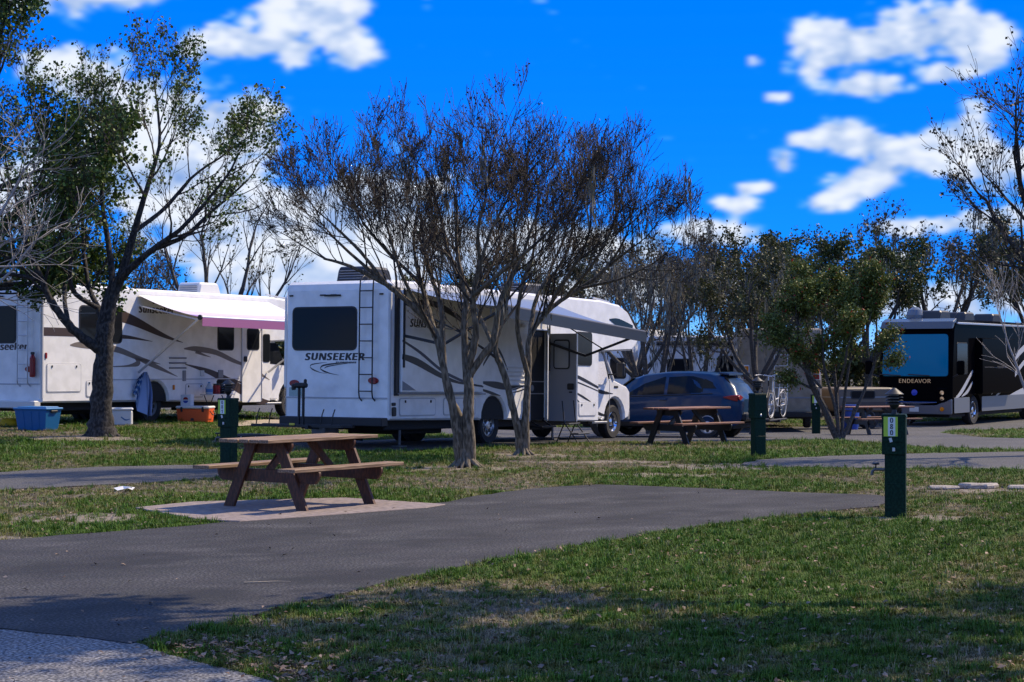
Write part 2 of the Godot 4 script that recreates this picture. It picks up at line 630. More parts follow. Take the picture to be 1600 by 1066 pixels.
	structure("concrete_slab", sb, sm)
	for p in [near_pad, near_road, left_pad, right_pad, camp_road, coach_pad, slab_poly]:
		var r := Rect2(p[0], Vector2.ZERO)
		for q in p:
			r = r.expand(q)
		pads.append([p, r])
	make_grass(patch, fleck)

# worn sandy places in the turf, 0 to 1
func bare(x: float, z: float, fleck: FastNoiseLite) -> float:
	var s := 0.0
	for c in [[-0.75, -27.2, 1.1, 0.8], [0.25, -31.0, 1.0, 0.9], [-8.1, -34.7, 1.5, 1.3], [3.2, -27.5, 1.6, 1.1], [2.3, -25.6, 1.5, 0.7], [-4.5, -18.6, 1.0, 0.8], [4.4, -18.7, 1.0, 0.45], [6.3, -22.6, 1.3, 0.5], [7.4, -41.0, 1.4, 1.2], [-4.9, -16.6, 0.7, 0.5], [1.5, -28.9, 1.6, 0.5]]:
		var q := Vector2((x - c[0]) / c[2], (z - c[1]) / c[3])
		s = maxf(s, 1.0 - q.length_squared())
	return sstep(0.1, 0.75, s + fleck.get_noise_2d(x * 1.2, z * 1.2) * 0.9)

func make_grass(patch: FastNoiseLite, fleck: FastNoiseLite) -> void:
	rng.seed = 77
	# a tuft: seven bent blades
	var tuft := MB.new()
	for i in 9:
		var a := rng.randf() * TAU
		var r := rng.randf() * 0.03
		var root := Vector3(cos(a * 2.3) * r, 0, sin(a * 2.3) * r)
		var out := Vector3(cos(a), 0, sin(a))
		var side := Vector3(-out.z, 0, out.x) * 0.0021
		var h := rng.randf_range(0.018, 0.042)
		var lean := rng.randf_range(0.2, 1.3)
		var p1 := root + out * h * lean * 0.35 + Vector3.UP * h * 0.6
		var p2 := root + out * h * lean * 1.1 + Vector3.UP * h * (1.05 - lean * 0.4)
		var nn := (Vector3.UP * 0.6 + out * -0.6).normalized()
		tuft.tri(root - side, root + side, p1 + side * 0.8, nn)
		tuft.tri(root - side, p1 + side * 0.8, p1 - side * 0.8, nn)
		tuft.tri(p1 - side * 0.8, p1 + side * 0.8, p2, nn)
	tuft.uv.clear()
	var gm := mat(Color(1, 1, 1), 0.65, 0.0, 0.25)
	gm.vertex_color_use_as_albedo = true
	gm.backlight_enabled = true
	gm.backlight = Color(0.5, 0.5, 0.3)
	var mesh := tuft.mesh(gm)
	var green := Color(0.065, 0.125, 0.016)
	var olive := Color(0.125, 0.140, 0.032)
	var straw := Color(0.27, 0.225, 0.15)
	var buf := PackedFloat32Array()
	var count := 0
	for band in [[8.6, 11.0, 3000.0, 1.0], [11.0, 14.0, 1900.0, 1.1], [14.0, 20.0, 1000.0, 1.25], [20.0, 30.0, 460.0, 1.55], [30.0, 44.0, 190.0, 2.0], [44.0, 75.0, 45.0, 2.6]]:
		var mid: float = (band[0] + band[1]) * 0.5
		var half0: float = 0.2857 * band[1] + 1.6
		var num := int((band[1] - band[0]) * half0 * 2.0 * band[2])
		for i in num:
			var d := rng.randf_range(band[0], band[1])
			var x := rng.randf_range(-half0, half0)
			if absf(x) > 0.2857 * d + 1.6:
				continue
			var z := -d
			var pn := patch.get_noise_2d(x, z)
			var fn := fleck.get_noise_2d(x, z)
			var thin := bare(x, z, fleck) if d < 45.0 else 0.0
			if rng.randf() < thin * 0.93 or rng.randf() < 0.35 * sstep(0.0, 0.5, pn * 1.2 + fn * 0.7):
				continue
			if in_pads(x, z):
				continue
			var dry := clampf(0.33 + pn * 1.6 + fn * 0.9 + rng.randf_range(-0.25, 0.25) + 0.35 * sstep(0.0, 1.0, 1.3 - Vector2((x - 0.9) / 2.6, (z + 10.6) / 1.7).length()), 0.0, 1.0)
			var c := green.lerp(olive, sstep(0.1, 0.55, dry)).lerp(straw, sstep(0.5, 1.0, dry) * 0.75 + (0.5 if rng.randf() < 0.1 else 0.0))
			c = c * rng.randf_range(0.6, 1.4)
			var s: float = band[3] * rng.randf_range(0.6, 1.25) * (1.25 - 0.45 * sstep(-0.1, 0.4, pn))
			var a := rng.randf() * TAU
			var ca := cos(a) * s
			var sa := sin(a) * s
			var clump := sstep(0.05, 0.45, fleck.get_noise_2d(x * 3.1 + 50.0, z * 3.1))
			if rng.randf() < 0.5 * clump:
				c = Color(0.062, 0.14, 0.018) * rng.randf_range(0.7, 1.4)
			var hy: float = s * (0.75 + 0.8 * clump) * rng.randf_range(0.6, 1.2) / (1.0 + 0.35 * (band[3] - 1.0))
			buf.append_array(PackedFloat32Array([ca, 0.0, sa, x, 0.0, hy, 0.0, gy(x, z) - 0.004, -sa, 0.0, ca, z, c.r, c.g, c.b, 1.0]))
			count += 1
	var mm := MultiMesh.new()
	mm.transform_format = MultiMesh.TRANSFORM_3D
	mm.use_colors = true
	mm.mesh = mesh
	mm.instance_count = count
	mm.buffer = buf
	var o := MultiMeshInstance3D.new()
	o.name = "grass"
	o.multimesh = mm
	o.set_meta("kind", "stuff")
	o.set_meta("label", "patchy green and straw coloured lawn grass between the asphalt pads")
	o.set_meta("category", "grass")
	add_child(o)
	# fallen leaves, mostly on the near lawn and along the road edge
	var leaf := MB.new()
	leaf.tri(Vector3(-0.022, 0.0, 0), Vector3(0, 0.006, 0.012), Vector3(0.026, 0.003, 0), Vector3.UP)
	leaf.tri(Vector3(-0.022, 0.0, 0), Vector3(0, 0.008, -0.012), Vector3(0.026, 0.003, 0), Vector3.UP)
	leaf.uv.clear()
	var lm := mat(Color(1, 1, 1), 0.8, 0.0, 0.3)
	lm.vertex_color_use_as_albedo = true
	var lb := PackedFloat32Array()
	var lc := 0
	for i in 5200:
		var d := 8.8 + 16.0 * pow(rng.randf(), 1.7)
		var x := rng.randf_range(-0.2857 * d - 1.0, 0.2857 * d + 1.5)
		if i < 650:
			var u := rng.randf()
			var e := Vector2(-2.18, -10.46).lerp(Vector2(-1.0, -8.9), u) if u < 0.999 else Vector2.ZERO
			x = e.x + absf(rng.randfn(0.0, 0.5)) - 0.05
			d = -e.y + rng.randfn(0.0, 0.18)
		if in_pads(x, -d) and rng.randf() < 0.93:
			continue
		var c := Color(0.14, 0.09, 0.06).lerp(Color(0.32, 0.24, 0.18), rng.randf()) * rng.randf_range(0.6, 1.2)
		var bs := Basis.from_euler(Vector3(rng.randfn(0, 0.35), rng.randf() * TAU, rng.randfn(0, 0.35))).scaled(Vector3.ONE * rng.randf_range(0.5, 1.25))
		lb.append_array(PackedFloat32Array([bs.x.x, bs.y.x, bs.z.x, x, bs.x.y, bs.y.y, bs.z.y, gy(x, -d) + rng.randf_range(0.022, 0.04), bs.x.z, bs.y.z, bs.z.z, -d, c.r, c.g, c.b, 1.0]))
		lc += 1
	var m2 := MultiMesh.new()
	m2.transform_format = MultiMesh.TRANSFORM_3D
	m2.use_colors = true
	m2.mesh = leaf.mesh(lm)
	m2.instance_count = lc
	m2.buffer = lb
	var o2 := MultiMeshInstance3D.new()
	o2.name = "fallen_leaves"
	o2.multimesh = m2
	o2.set_meta("kind", "stuff")
	o2.set_meta("label", "small dry tan leaves scattered over the near lawn")
	o2.set_meta("category", "leaf litter")
	add_child(o2)

# ---------------------------------------------------------------- trees
class Wood:
	var v := PackedVector3Array()
	var n := PackedVector3Array()
	var ix := PackedInt32Array()
	var col := PackedColorArray()
	func limb(pts: PackedVector3Array, rad: PackedFloat32Array, sides: int) -> void:
		var m := pts.size()
		var k0 := v.size()
		var last := Vector3.ZERO
		for i in m:
			var d := (pts[mini(i + 1, m - 1)] - pts[maxi(i - 1, 0)]).normalized()
			var u := last - d * last.dot(d)
			if u.length_squared() < 1e-6:
				u = Vector3.FORWARD.cross(d)
				if u.length_squared() < 1e-4:
					u = Vector3.RIGHT.cross(d)
			u = u.normalized()
			last = u
			var w := d.cross(u)
			for k in sides:
				var a := TAU * k / sides
				var nn := u * cos(a) + w * sin(a)
				v.append(pts[i] + nn * rad[i])
				n.append(nn)
		for i in m - 1:
			for k in sides:
				var a := k0 + i * sides + k
				var b := k0 + i * sides + (k + 1) % sides
				ix.append_array(PackedInt32Array([a, a + sides, b, b, a + sides, b + sides]))
	func leaf(p: Vector3, along: Vector3, side: Vector3, c: Color) -> void:
		var k := v.size()
		var nn := along.cross(side).normalized()
		v.append(p)
		v.append(p + along * 0.5 + side)
		v.append(p + along)
		v.append(p + along * 0.5 - side)
		for i in 4:
			n.append(nn)
			col.append(c)
		ix.append_array(PackedInt32Array([k, k + 1, k + 2, k, k + 2, k + 3]))
	func mesh(m: Material) -> ArrayMesh:
		var am := ArrayMesh.new()
		if v.is_empty():
			return am
		var a := []
		a.resize(Mesh.ARRAY_MAX)
		a[Mesh.ARRAY_VERTEX] = v
		a[Mesh.ARRAY_NORMAL] = n
		if col.size() == v.size():
			a[Mesh.ARRAY_COLOR] = col
		a[Mesh.ARRAY_INDEX] = ix
		am.add_surface_from_arrays(Mesh.PRIMITIVE_TRIANGLES, a)
		am.surface_set_material(0, m)
		return am

var tw: Wood
var tb: Wood
var tl: Wood
var tm: Wood
var C := {}

func rand_dir() -> Vector3:
	return Vector3(rng.randfn(), rng.randfn(), rng.randfn()).normalized()

# grows one branch and what it carries; C holds the habit of the tree
func grow(p: Vector3, d: Vector3, length: float, r: float, lvl: int) -> void:
	var seg := 4 if lvl >= 2 else 3
	var pts := PackedVector3Array([p])
	var rad := PackedFloat32Array([r])
	var tip: float = 0.35 if lvl == 0 else 0.6
	var dirs := []
	for i in seg:
		d = (d + rand_dir() * C.wander + Vector3.UP * C.up * 0.3).normalized()
		p += d * length / seg
		pts.append(p)
		dirs.append(d)
		rad.append(maxf(r * lerpf(1.0, tip, float(i + 1) / seg), 0.0042))
	(tw if r > 0.028 else tb).limb(pts, rad, 7 if r > 0.05 else (5 if r > 0.02 else 3))
	if C.get("moss", 0.0) > 0.0 and lvl <= 2 and rng.randf() < C.moss:
		for k in 8:
			var q := pts[1 + rng.randi() % seg] + rand_dir() * 0.06
			var l := rng.randf_range(0.25, 0.95)
			for s in 4:
				var w := Vector3(rng.randfn(), 0, rng.randfn()).normalized() * 0.02
				tm.leaf(q, Vector3(rng.randfn() * 0.03, -l / 4.0 * 1.3, rng.randfn() * 0.03), w, Color(0.15, 0.15, 0.13) * rng.randf_range(0.6, 1.3))
				q += Vector3(rng.randfn() * 0.015, -l / 4.0, rng.randfn() * 0.015)
	if lvl == 0 or (lvl == 1 and C.get("leafy", false)):
		for k in int(C.leaves * rng.randf_range(0.4, 1.6)):
			var q: Vector3 = pts[1 + rng.randi() % seg].lerp(pts[rng.randi() % (seg + 1)], rng.randf() * 0.8) + rand_dir() * C.scatter * rng.randf()
			var al := (rand_dir() + Vector3.DOWN * 0.4).normalized()
			var si := al.cross(rand_dir()).normalized()
			var s: float = C.size * rng.randf_range(0.6, 1.4)
			var c: Color = C.c1.lerp(C.c2, rng.randf())
			if rng.randf() < C.get("odd", 0.0):
				c = C.c3
			tl.leaf(q, al * s, si * s * C.get("fat", 0.3), c * rng.randf_range(0.75, 1.25))
		if lvl == 0:
			return
	var kids: int = C.kids[lvl]
	for k in kids:
		var t := rng.randf_range(0.35, 1.0) if k > 0 else 1.0
		var f := t * seg
		var i := mini(int(f), seg - 1)
		var q := pts[i].lerp(pts[i + 1], f - i)
		var dd: Vector3 = dirs[i]
		var side := dd.cross(rand_dir()).normalized()
		var sp: float = C.spread * (0.55 if k == 0 else 1.0) * rng.randf_range(0.7, 1.25)
		var nd: Vector3 = (dd * cos(sp) + side * sin(sp) + Vector3.UP * C.up * 0.35).normalized()
		if C.has("flat"):
			nd.y *= C.flat
			nd = nd.normalized()
		grow(q, nd, length * C.ratio * rng.randf_range(0.75, 1.2), rad[i + 1] * (0.82 if k == 0 else 0.6), lvl - 1)

func make_tree(called: String, label: String, category: String, at: Vector3, seed_: int, habit: Dictionary, stems: Array, bark: Material, leafm: Material, group := "", foliage_name := "crown") -> Node3D:
	rng.seed = seed_
	C = habit
	tw = Wood.new()
	tb = Wood.new()
	tl = Wood.new()
	tm = Wood.new()
	var t := thing(called, label, category, at, 0.0, group)
	for s in stems:
		# s: [points, radii, length of what grows on, levels]
		var pts := PackedVector3Array(s[0])
		var rad := PackedFloat32Array(s[1])
		# smooth and roughen the stem
		var P := PackedVector3Array()
		var R := PackedFloat32Array()
		for i in pts.size() - 1:
			var sub := 5
			for k in sub:
				var w := float(k) / sub
				var a := pts[maxi(i - 1, 0)]
				var b := pts[i]
				var c := pts[i + 1]
				var e := pts[mini(i + 2, pts.size() - 1)]
				var q := b.cubic_interpolate(c, a, e, w)
				var r := lerpf(rad[i], rad[i + 1], w)
				if i + k > 0:
					q += rand_dir() * r * 0.12
					r *= rng.randf_range(0.93, 1.07)
				P.append(q)
				R.append(r)
		P.append(pts[-1])
		R.append(rad[-1])
		tw.limb(P, R, 10)
		var d := (pts[-1] - pts[-2]).normalized()
		if s[3] > 0:
			grow(pts[-1], d, s[2], rad[-1] * 0.9, s[3])
			for k in s[4] if s.size() > 4 else 1:
				var i := P.size() - 1 - rng.randi() % maxi(1, int(P.size() * 0.5))
				var dd := (P[i] - P[maxi(i - 1, 0)]).normalized()
				var side := dd.cross(rand_dir()).normalized()
				grow(P[i], (dd * 0.7 + side * 0.7 + Vector3.UP * 0.15).normalized(), s[2] * rng.randf_range(0.7, 1.0), R[i] * 0.5, s[3] - 1)
	for q in [["trunk", tw, bark], ["branches", tb, C.get("twig", bark)], [foliage_name, tl, leafm], ["hanging_moss", tm, leafm]]:
		if q[1].v.size():
			var o := MeshInstance3D.new()
			o.name = q[0]
			o.mesh = q[1].mesh(q[2])
			if q[0] == "hanging_moss":
				o.set_meta("kind", "stuff")
			t.add_child(o, true)
	return t

# flare of roots at the foot of a stem
func roots(t: Node3D, r: float, bark: Material, seed_: int, n := 8) -> void:
	rng.seed = seed_
	var w := Wood.new()
	for k in n:
		var a := TAU * (k + rng.randf() * 0.6) / n
		var o := Vector3(cos(a), 0, sin(a))
		var l := rng.randf_range(1.2, 2.1) * r
		w.limb(PackedVector3Array([o * r * 0.35 + Vector3.UP * r * 2.3, o * r * 0.72 + Vector3.UP * r * 0.9, o * (r * 0.8 + l * 0.4) + Vector3.UP * r * 0.25, o * (r * 0.9 + l) - Vector3.UP * 0.06]), PackedFloat32Array([r * 0.35, r * 0.42, r * 0.30, r * 0.10]), 7)
	var m := MeshInstance3D.new()
	m.name = "root_flare"
	m.mesh = w.mesh(bark)
	t.add_child(m, true)

func V(a: Array) -> PackedVector3Array:
	var o := PackedVector3Array()
	for i in range(0, a.size(), 3):
		o.append(Vector3(a[i], a[i + 1], a[i + 2]))
	return o

func leaf_mat() -> StandardMaterial3D:
	var m := mat(Color(1, 1, 1), 0.55, 0.0, 0.35)
	m.vertex_color_use_as_albedo = true
	m.backlight_enabled = true
	m.backlight = Color(0.55, 0.55, 0.4)
	return m

func make_trees() -> void:
	var lm := leaf_mat()
	var pale_bark := mottled(lin(0.04, 0.03, 0.016), lin(0.20, 0.165, 0.115), 0.02, 2.2, 0.85, 2.5, 0.0, 4, Vector3(1, 0.25, 1))
	var dark_bark := mottled(lin(0.007, 0.006, 0.005), lin(0.06, 0.055, 0.05), 0.014, 2.0, 0.9, 6.0, 0.0, 6, Vector3(1, 0.5, 1))
	var grey_bark := mottled(lin(0.03, 0.026, 0.022), lin(0.11, 0.10, 0.085), 0.03, 2.0, 0.9, 2.0, 0.0, 7, Vector3(1, 0.4, 1))
	var white_bark := mottled(lin(0.22, 0.2, 0.18), lin(0.42, 0.40, 0.38), 0.03, 2.0, 0.9, 1.0, 0.0, 8)
	# two crape myrtles before the white motorhome
	var twig := mottled(lin(0.022, 0.017, 0.013), lin(0.06, 0.05, 0.042), 0.03, 3.0, 0.9, 0.0, 0.0, 33)
	var crape := {"twig": twig, "wander": 0.16, "up": 0.35, "kids": [0, 4, 5, 4, 4], "spread": 0.66, "ratio": 0.68, "leaves": 1.2, "scatter": 0.05, "size": 0.038, "fat": 0.36, "c1": Color(0.016, 0.013, 0.009), "c2": Color(0.055, 0.042, 0.026), "odd": 0.08, "c3": Color(0.05, 0.07, 0.02), "moss": 0.0006}
	var t := make_tree("crape_myrtle", "large many-stemmed crape myrtle with pale trunk, in front of the white motorhome's rear side", "tree", on(-0.71, -27.5), 101, crape, [
		[V([-0.04, -0.05, 0, -0.12, 0.45, 0.03, -0.18, 0.85, 0.05, -0.33, 1.5, 0.1, -0.47, 2.05, 0.1, -0.78, 2.45, 0.15, -1.2, 2.795, 0.2]), [0.107, 0.082, 0.065, 0.054, 0.050, 0.046, 0.038], 1.01, 4, 4],
		[V([-0.47, 2, 0.1, -0.6, 2.5, -0.2, -0.75, 2.99, -0.4]), [0.046, 0.040, 0.034], 0.90, 4, 4],
		[V([-0.04, 0, 0.05, -0.08, 0.7, -0.05, -0.3, 1.2, -0.15, -0.36, 1.9, -0.3, -0.4, 2.5, -0.5, -0.55, 2.912, -0.7]), [0.093, 0.065, 0.050, 0.042, 0.038, 0.034], 0.94, 4, 3],
		[V([0.05, -0.05, 0, 0.04, 0.6, 0.02, 0.05, 1.1, 0.02, 0.02, 1.55, 0, -0.03, 2.1, -0.05, 0, 2.6, -0.1, -0.12, 3.146, -0.15]), [0.122, 0.089, 0.082, 0.071, 0.050, 0.046, 0.038], 1.01, 4, 4],
		[V([0.03, 1.5, 0.02, 0.16, 2, 0.2, 0.12, 2.6, 0.4, 0.25, 3.146, 0.6]), [0.057, 0.050, 0.042, 0.034], 0.94, 4, 4],
		[V([0.06, 1.4, 0, 0.26, 1.72, 0.05, 0.43, 1.95, 0.1, 0.52, 2.5, 0.1, 0.75, 2.99, 0.1]), [0.065, 0.054, 0.050, 0.042, 0.034], 1.01, 4, 4],
		[V([-1.2, 2.795, 0.2, -1.75, 3.068, 0.3, -2.15, 3.185, 0.3]), [0.035, 0.025, 0.018], 0.65, 3, 4],
		[V([0.1, 2.6, 0.4, 0.6, 2.99, 0.9, 1, 3.302, 1.2]), [0.038, 0.029, 0.025], 0.81, 4, 3],
		[V([0, 2.6, -0.1, 0.35, 3.068, -0.9, 0.5, 3.458, -1.3]), [0.038, 0.029, 0.025], 0.81, 4, 3],
		[V([-0.12, 2.912, -0.15, -0.3, 3.38, -0.5, -0.4, 3.848, -0.6]), [0.034, 0.027, 0.024], 0.81, 4, 3],
		[V([-0.7, 2.834, -0.3, -1.2, 3.302, -0.3, -1.6, 3.77, -0.2]), [0.029, 0.025, 0.020], 0.77, 4, 4],
		[V([-1.2, 2.795, 0.2, -1.6, 3.302, 0.4, -2, 3.692, 0.5]), [0.029, 0.025, 0.018], 0.69, 4, 4],
		[V([0.25, 2.912, 0.5, 0.2, 3.536, 0.7, 0.3, 4.004, 0.8]), [0.029, 0.025, 0.020], 0.77, 4, 4],
		[V([-0.47, 2.05, 0.1, -0.9, 2.834, 0.7, -1.1, 3.458, 1]), [0.034, 0.025, 0.020], 0.77, 4, 4],
	], pale_bark, lm, "crape myrtles by the white motorhome")
	roots(t, 0.125, pale_bark, 5, 12)
	t = make_tree("crape_myrtle", "two-stemmed crape myrtle with twisted trunk, in front of the motorhome's wheel and door", "tree", on(0.19, -31.2), 202, crape, [
		[V([-0.03, -0.05, 0, -0.08, 0.4, 0.02, -0.22, 1, 0.05, -0.32, 1.4, 0.05, -0.48, 1.85, 0.1, -0.36, 2.4, 0.1, -0.2, 3.068, 0.2]), [0.093, 0.071, 0.060, 0.057, 0.050, 0.046, 0.038], 1.01, 4, 4],
		[V([0.05, -0.05, 0, 0.04, 0.5, 0, 0.08, 1.2, -0.03, 0.1, 1.6, -0.05, 0.12, 2.05, -0.1, 0.38, 2.45, -0.2, 0.75, 2.756, -0.3, 1.25, 3.068, -0.3]), [0.093, 0.071, 0.060, 0.057, 0.047, 0.042, 0.038, 0.034], 1.01, 4, 5],
		[V([0.09, 1.4, 0, -0.05, 1.9, 0.2, -0.1, 2.4, 0.4, -0.02, 2.912, 0.6, 0.15, 3.38, 0.7]), [0.047, 0.042, 0.038, 0.034, 0.029], 0.94, 4, 4],
		[V([0.12, 2.05, -0.1, 0.22, 2.678, -0.5, 0.45, 3.146, -0.8]), [0.046, 0.038, 0.034], 0.94, 4, 3],
		[V([0.38, 2.45, -0.2, 0.7, 2.99, 0.2, 1, 3.458, 0.5]), [0.038, 0.034, 0.027], 0.94, 4, 3],
		[V([-0.48, 1.85, 0.1, -0.75, 2.4, -0.2, -0.95, 2.912, -0.4]), [0.042, 0.034, 0.027], 0.87, 4, 3],
		[V([0.75, 2.756, -0.3, 1.2, 3.302, 0.3, 1.5, 3.848, 0.5]), [0.029, 0.025, 0.020], 0.77, 4, 4],
		[V([0.45, 2.99, -0.7, 0.8, 3.614, -0.9, 0.9, 4.082, -1]), [0.029, 0.025, 0.020], 0.77, 4, 4],
		[V([1, 2.912, -0.3, 1.7, 3.068, 0.1, 2.2, 3.302, 0.2]), [0.027, 0.022, 0.017], 0.69, 4, 4],
		[V([1.25, 3.068, -0.3, 1.6, 3.38, -0.2, 1.9, 3.614, 0]), [0.032, 0.025, 0.018], 0.65, 3, 4],
	], pale_bark, lm, "crape myrtles by the white motorhome")
	roots(t, 0.10, pale_bark, 6, 10)
	# the big tree by the brown striped motorhome
	var maple := {"twig": twig, "wander": 0.2, "up": 0.22, "kids": [0, 4, 4, 4, 4], "spread": 0.55, "ratio": 0.68, "leaves": 4.2, "scatter": 0.14, "size": 0.072, "fat": 0.42, "c1": Color(0.04, 0.07, 0.014), "c2": Color(0.11, 0.16, 0.03), "odd": 0.1, "c3": Color(0.18, 0.26, 0.06)}
	t = make_tree("maple_tree", "big maple with dark rough trunk, standing before the brown striped motorhome", "tree", on(-8.15, -35.6), 303, maple, [
		[V([0, -0.1, 0, -0.01, 0.12, 0, -0.02, 0.5, 0, 0.03, 1.4, 0, 0.06, 2.2, 0, 0.14, 2.9, 0, 0.3, 3.4, 0]), [0.42, 0.33, 0.25, 0.22, 0.205, 0.18, 0.14], 1.0, 0],
		[V([0.02, 1.9, 0, -0.3, 2.15, 0.2, -0.65, 2.5, 0.4, -1.0, 3.0, 0.5, -1.2, 3.5, 0.6, -1.5, 4.2, 0.7]), [0.136, 0.109, 0.095, 0.082, 0.068, 0.054], 1.28, 4, 4],
		[V([0.1, 2.3, 0, -0.2, 2.9, -0.5, -0.5, 3.4, -0.9, -0.7, 4.2, -1.2]), [0.095, 0.068, 0.054, 0.048], 1.20, 4, 4],
		[V([0.3, 3.3, 0, 0.55, 3.9, 0.1, 0.75, 4.6, 0.1, 1.0, 5.4, 0.2, 1.25, 6.2, 0.2]), [0.129, 0.102, 0.082, 0.061, 0.048], 1.36, 4, 4],
		[V([0.3, 3.4, 0, 0.7, 3.75, 0.3, 1.3, 4.2, 0.6, 1.9, 4.6, 0.8, 2.5, 5.2, 0.9]), [0.102, 0.082, 0.068, 0.051, 0.041], 1.28, 4, 4],
		[V([0.25, 3.3, 0, 0.1, 4.2, -0.3, -0.1, 5.2, -0.5, -0.15, 6.2, -0.6]), [0.088, 0.068, 0.051, 0.041], 1.28, 4, 3],
		[V([0.75, 4.6, 0.1, 1.3, 5.2, -0.6, 1.8, 5.9, -1.0]), [0.061, 0.048, 0.037], 1.20, 4, 2],
		[V([-0.1, 4.8, -0.4, -0.8, 5.6, 0.2, -1.2, 6.4, 0.3]), [0.054, 0.041, 0.034], 1.12, 4, 2],
		[V([-0.65, 2.5, 0.4, -0.9, 3.2, -0.2, -0.9, 3.9, -0.5]), [0.06, 0.05, 0.04], 1.0, 4, 3],
		[V([-0.2, 2.9, -0.5, -0.6, 3.3, 0.3, -0.5, 4.0, 0.8]), [0.06, 0.05, 0.04], 1.0, 4, 3],
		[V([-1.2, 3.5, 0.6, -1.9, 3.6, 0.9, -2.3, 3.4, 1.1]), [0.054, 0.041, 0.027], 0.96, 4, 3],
		[V([1.3, 4.2, 0.6, 1.9, 4.5, 0.2, 2.4, 5.0, 0.0]), [0.07, 0.05, 0.04], 1.2, 2, 2],
	], dark_bark, lm)
	roots(t, 0.19, dark_bark, 7, 14)
	t.scale = Vector3.ONE * 0.88
	# leafy tree left of it
	var leafy := maple.duplicate()
	leafy.merge({"leaves": 24.0, "leafy": true, "kids": [0, 4, 4, 5, 4], "size": 0.085, "scatter": 0.28, "c1": Color(0.03, 0.055, 0.013), "c2": Color(0.075, 0.13, 0.03)}, true)
	make_tree("leafy_tree", "dense green tree towering over the rear of the brown striped motorhome", "tree", on(-12.1, -37.3), 404, leafy, [
		[V([0, -0.1, 0, 0.05, 1.5, 0, 0.1, 3.0, 0]), [0.3, 0.24, 0.2], 1.0, 0],
		[V([0.1, 2.9, 0, 0.6, 4.0, 0.2, 1.0, 5.2, 0.3, 1.3, 6.4, 0.4]), [0.17, 0.14, 0.1, 0.07], 1.6, 3, 2],
		[V([0.1, 2.9, 0, 0.9, 3.6, 0.6, 1.7, 4.2, 1.1]), [0.13, 0.1, 0.07], 1.5, 3, 2],
		[V([0.1, 2.9, 0, -0.2, 4.5, 0, 0.2, 6.2, 0.2, 0.6, 7.3, 0.2]), [0.15, 0.12, 0.1, 0.07], 1.6, 3, 2],
		[V([0.3, 3.3, 0, 1.2, 3.5, -0.4, 2.0, 3.9, -0.6, 2.5, 4.6, -0.6]), [0.1, 0.08, 0.06, 0.05], 1.3, 3, 1],
		[V([0.1, 2.4, 0, 0.7, 2.7, 0.4, 1.4, 2.9, 0.6]), [0.09, 0.07, 0.05], 1.0, 3, 2],
		[V([0.1, 2.6, 0, 1.0, 3.0, -0.3, 1.9, 3.1, -0.4]), [0.09, 0.07, 0.05], 1.0, 3, 2],
		[V([0.3, 4.5, 0, 1.0, 5.0, -0.5, 1.8, 5.4, -0.7]), [0.08, 0.07, 0.05], 1.3, 3, 2],
	], dark_bark, lm)
	# bare pale tree reaching in at the left edge
	var twiggy := {"wander": 0.24, "up": 0.12, "kids": [0, 4, 4, 4], "spread": 0.6, "ratio": 0.7, "leaves": 0.5, "scatter": 0.08, "size": 0.05, "c1": Color(0.06, 0.06, 0.03), "c2": Color(0.12, 0.11, 0.06)}
	make_tree("bare_tree", "leafless tree with pale grey twigs in front of the dense green tree", "tree", on(-9.6, -27.5), 505, twiggy, [
		[V([0, -0.1, 0, 0.1, 1.2, 0, 0.3, 2.4, 0]), [0.12, 0.1, 0.08], 1.0, 0],
		[V([0.3, 2.3, 0, 0.8, 2.8, 0.1, 1.3, 3.2, 0.2]), [0.07, 0.055, 0.04], 1.2, 3, 3],
		[V([0.3, 2.4, 0, 0.6, 3.2, 0, 1.0, 3.9, 0.1]), [0.07, 0.055, 0.04], 1.2, 3, 3],
		[V([0.3, 2.2, 0, 0.9, 2.5, -0.3, 1.4, 2.7, -0.4]), [0.05, 0.04, 0.03], 1.1, 3, 2],
	], white_bark, lm)
	# bare tree rising behind the two motorhomes
	var thin := {"wander": 0.14, "up": 0.3, "kids": [0, 4, 4, 4], "spread": 0.5, "ratio": 0.7, "leaves": 3.0, "scatter": 0.12, "size": 0.09, "c1": Color(0.05, 0.055, 0.022), "c2": Color(0.11, 0.12, 0.05)}
	make_tree("sparse_tree", "thinly leaved spreading tree rising behind the two striped motorhomes", "tree", on(-9.6, -58.0), 606, thin, [
		[V([0, -0.1, 0, 0.02, 1.2, 0]), [0.22, 0.17], 1.0, 0],
		[V([0, 1.1, 0, -0.6, 2.4, 0.1, -1.1, 3.6, 0.1]), [0.11, 0.09, 0.07], 1.5, 3, 3],
		[V([0, 1.1, 0, -0.2, 2.6, 0, -0.3, 4.0, 0]), [0.11, 0.09, 0.07], 1.5, 3, 3],
		[V([0, 1.1, 0, 0.5, 2.5, 0, 0.9, 3.8, 0.1]), [0.11, 0.09, 0.07], 1.5, 3, 3],
		[V([0, 1.1, 0, 0.9, 2.2, -0.3, 1.7, 3.2, -0.4]), [0.09, 0.08, 0.06], 1.4, 3, 3],
	], grey_bark, lm)
	# bottlebrush by the road with red flower spikes
	var bottle := {"wander": 0.18, "up": 0.18, "kids": [0, 5, 4, 4], "spread": 0.65, "ratio": 0.62, "leaves": 34.0, "leafy": true, "scatter": 0.24, "size": 0.075, "fat": 0.24, "c1": Color(0.05, 0.075, 0.016), "c2": Color(0.16, 0.19, 0.042), "odd": 0.03, "c3": Color(0.30, 0.03, 0.02)}
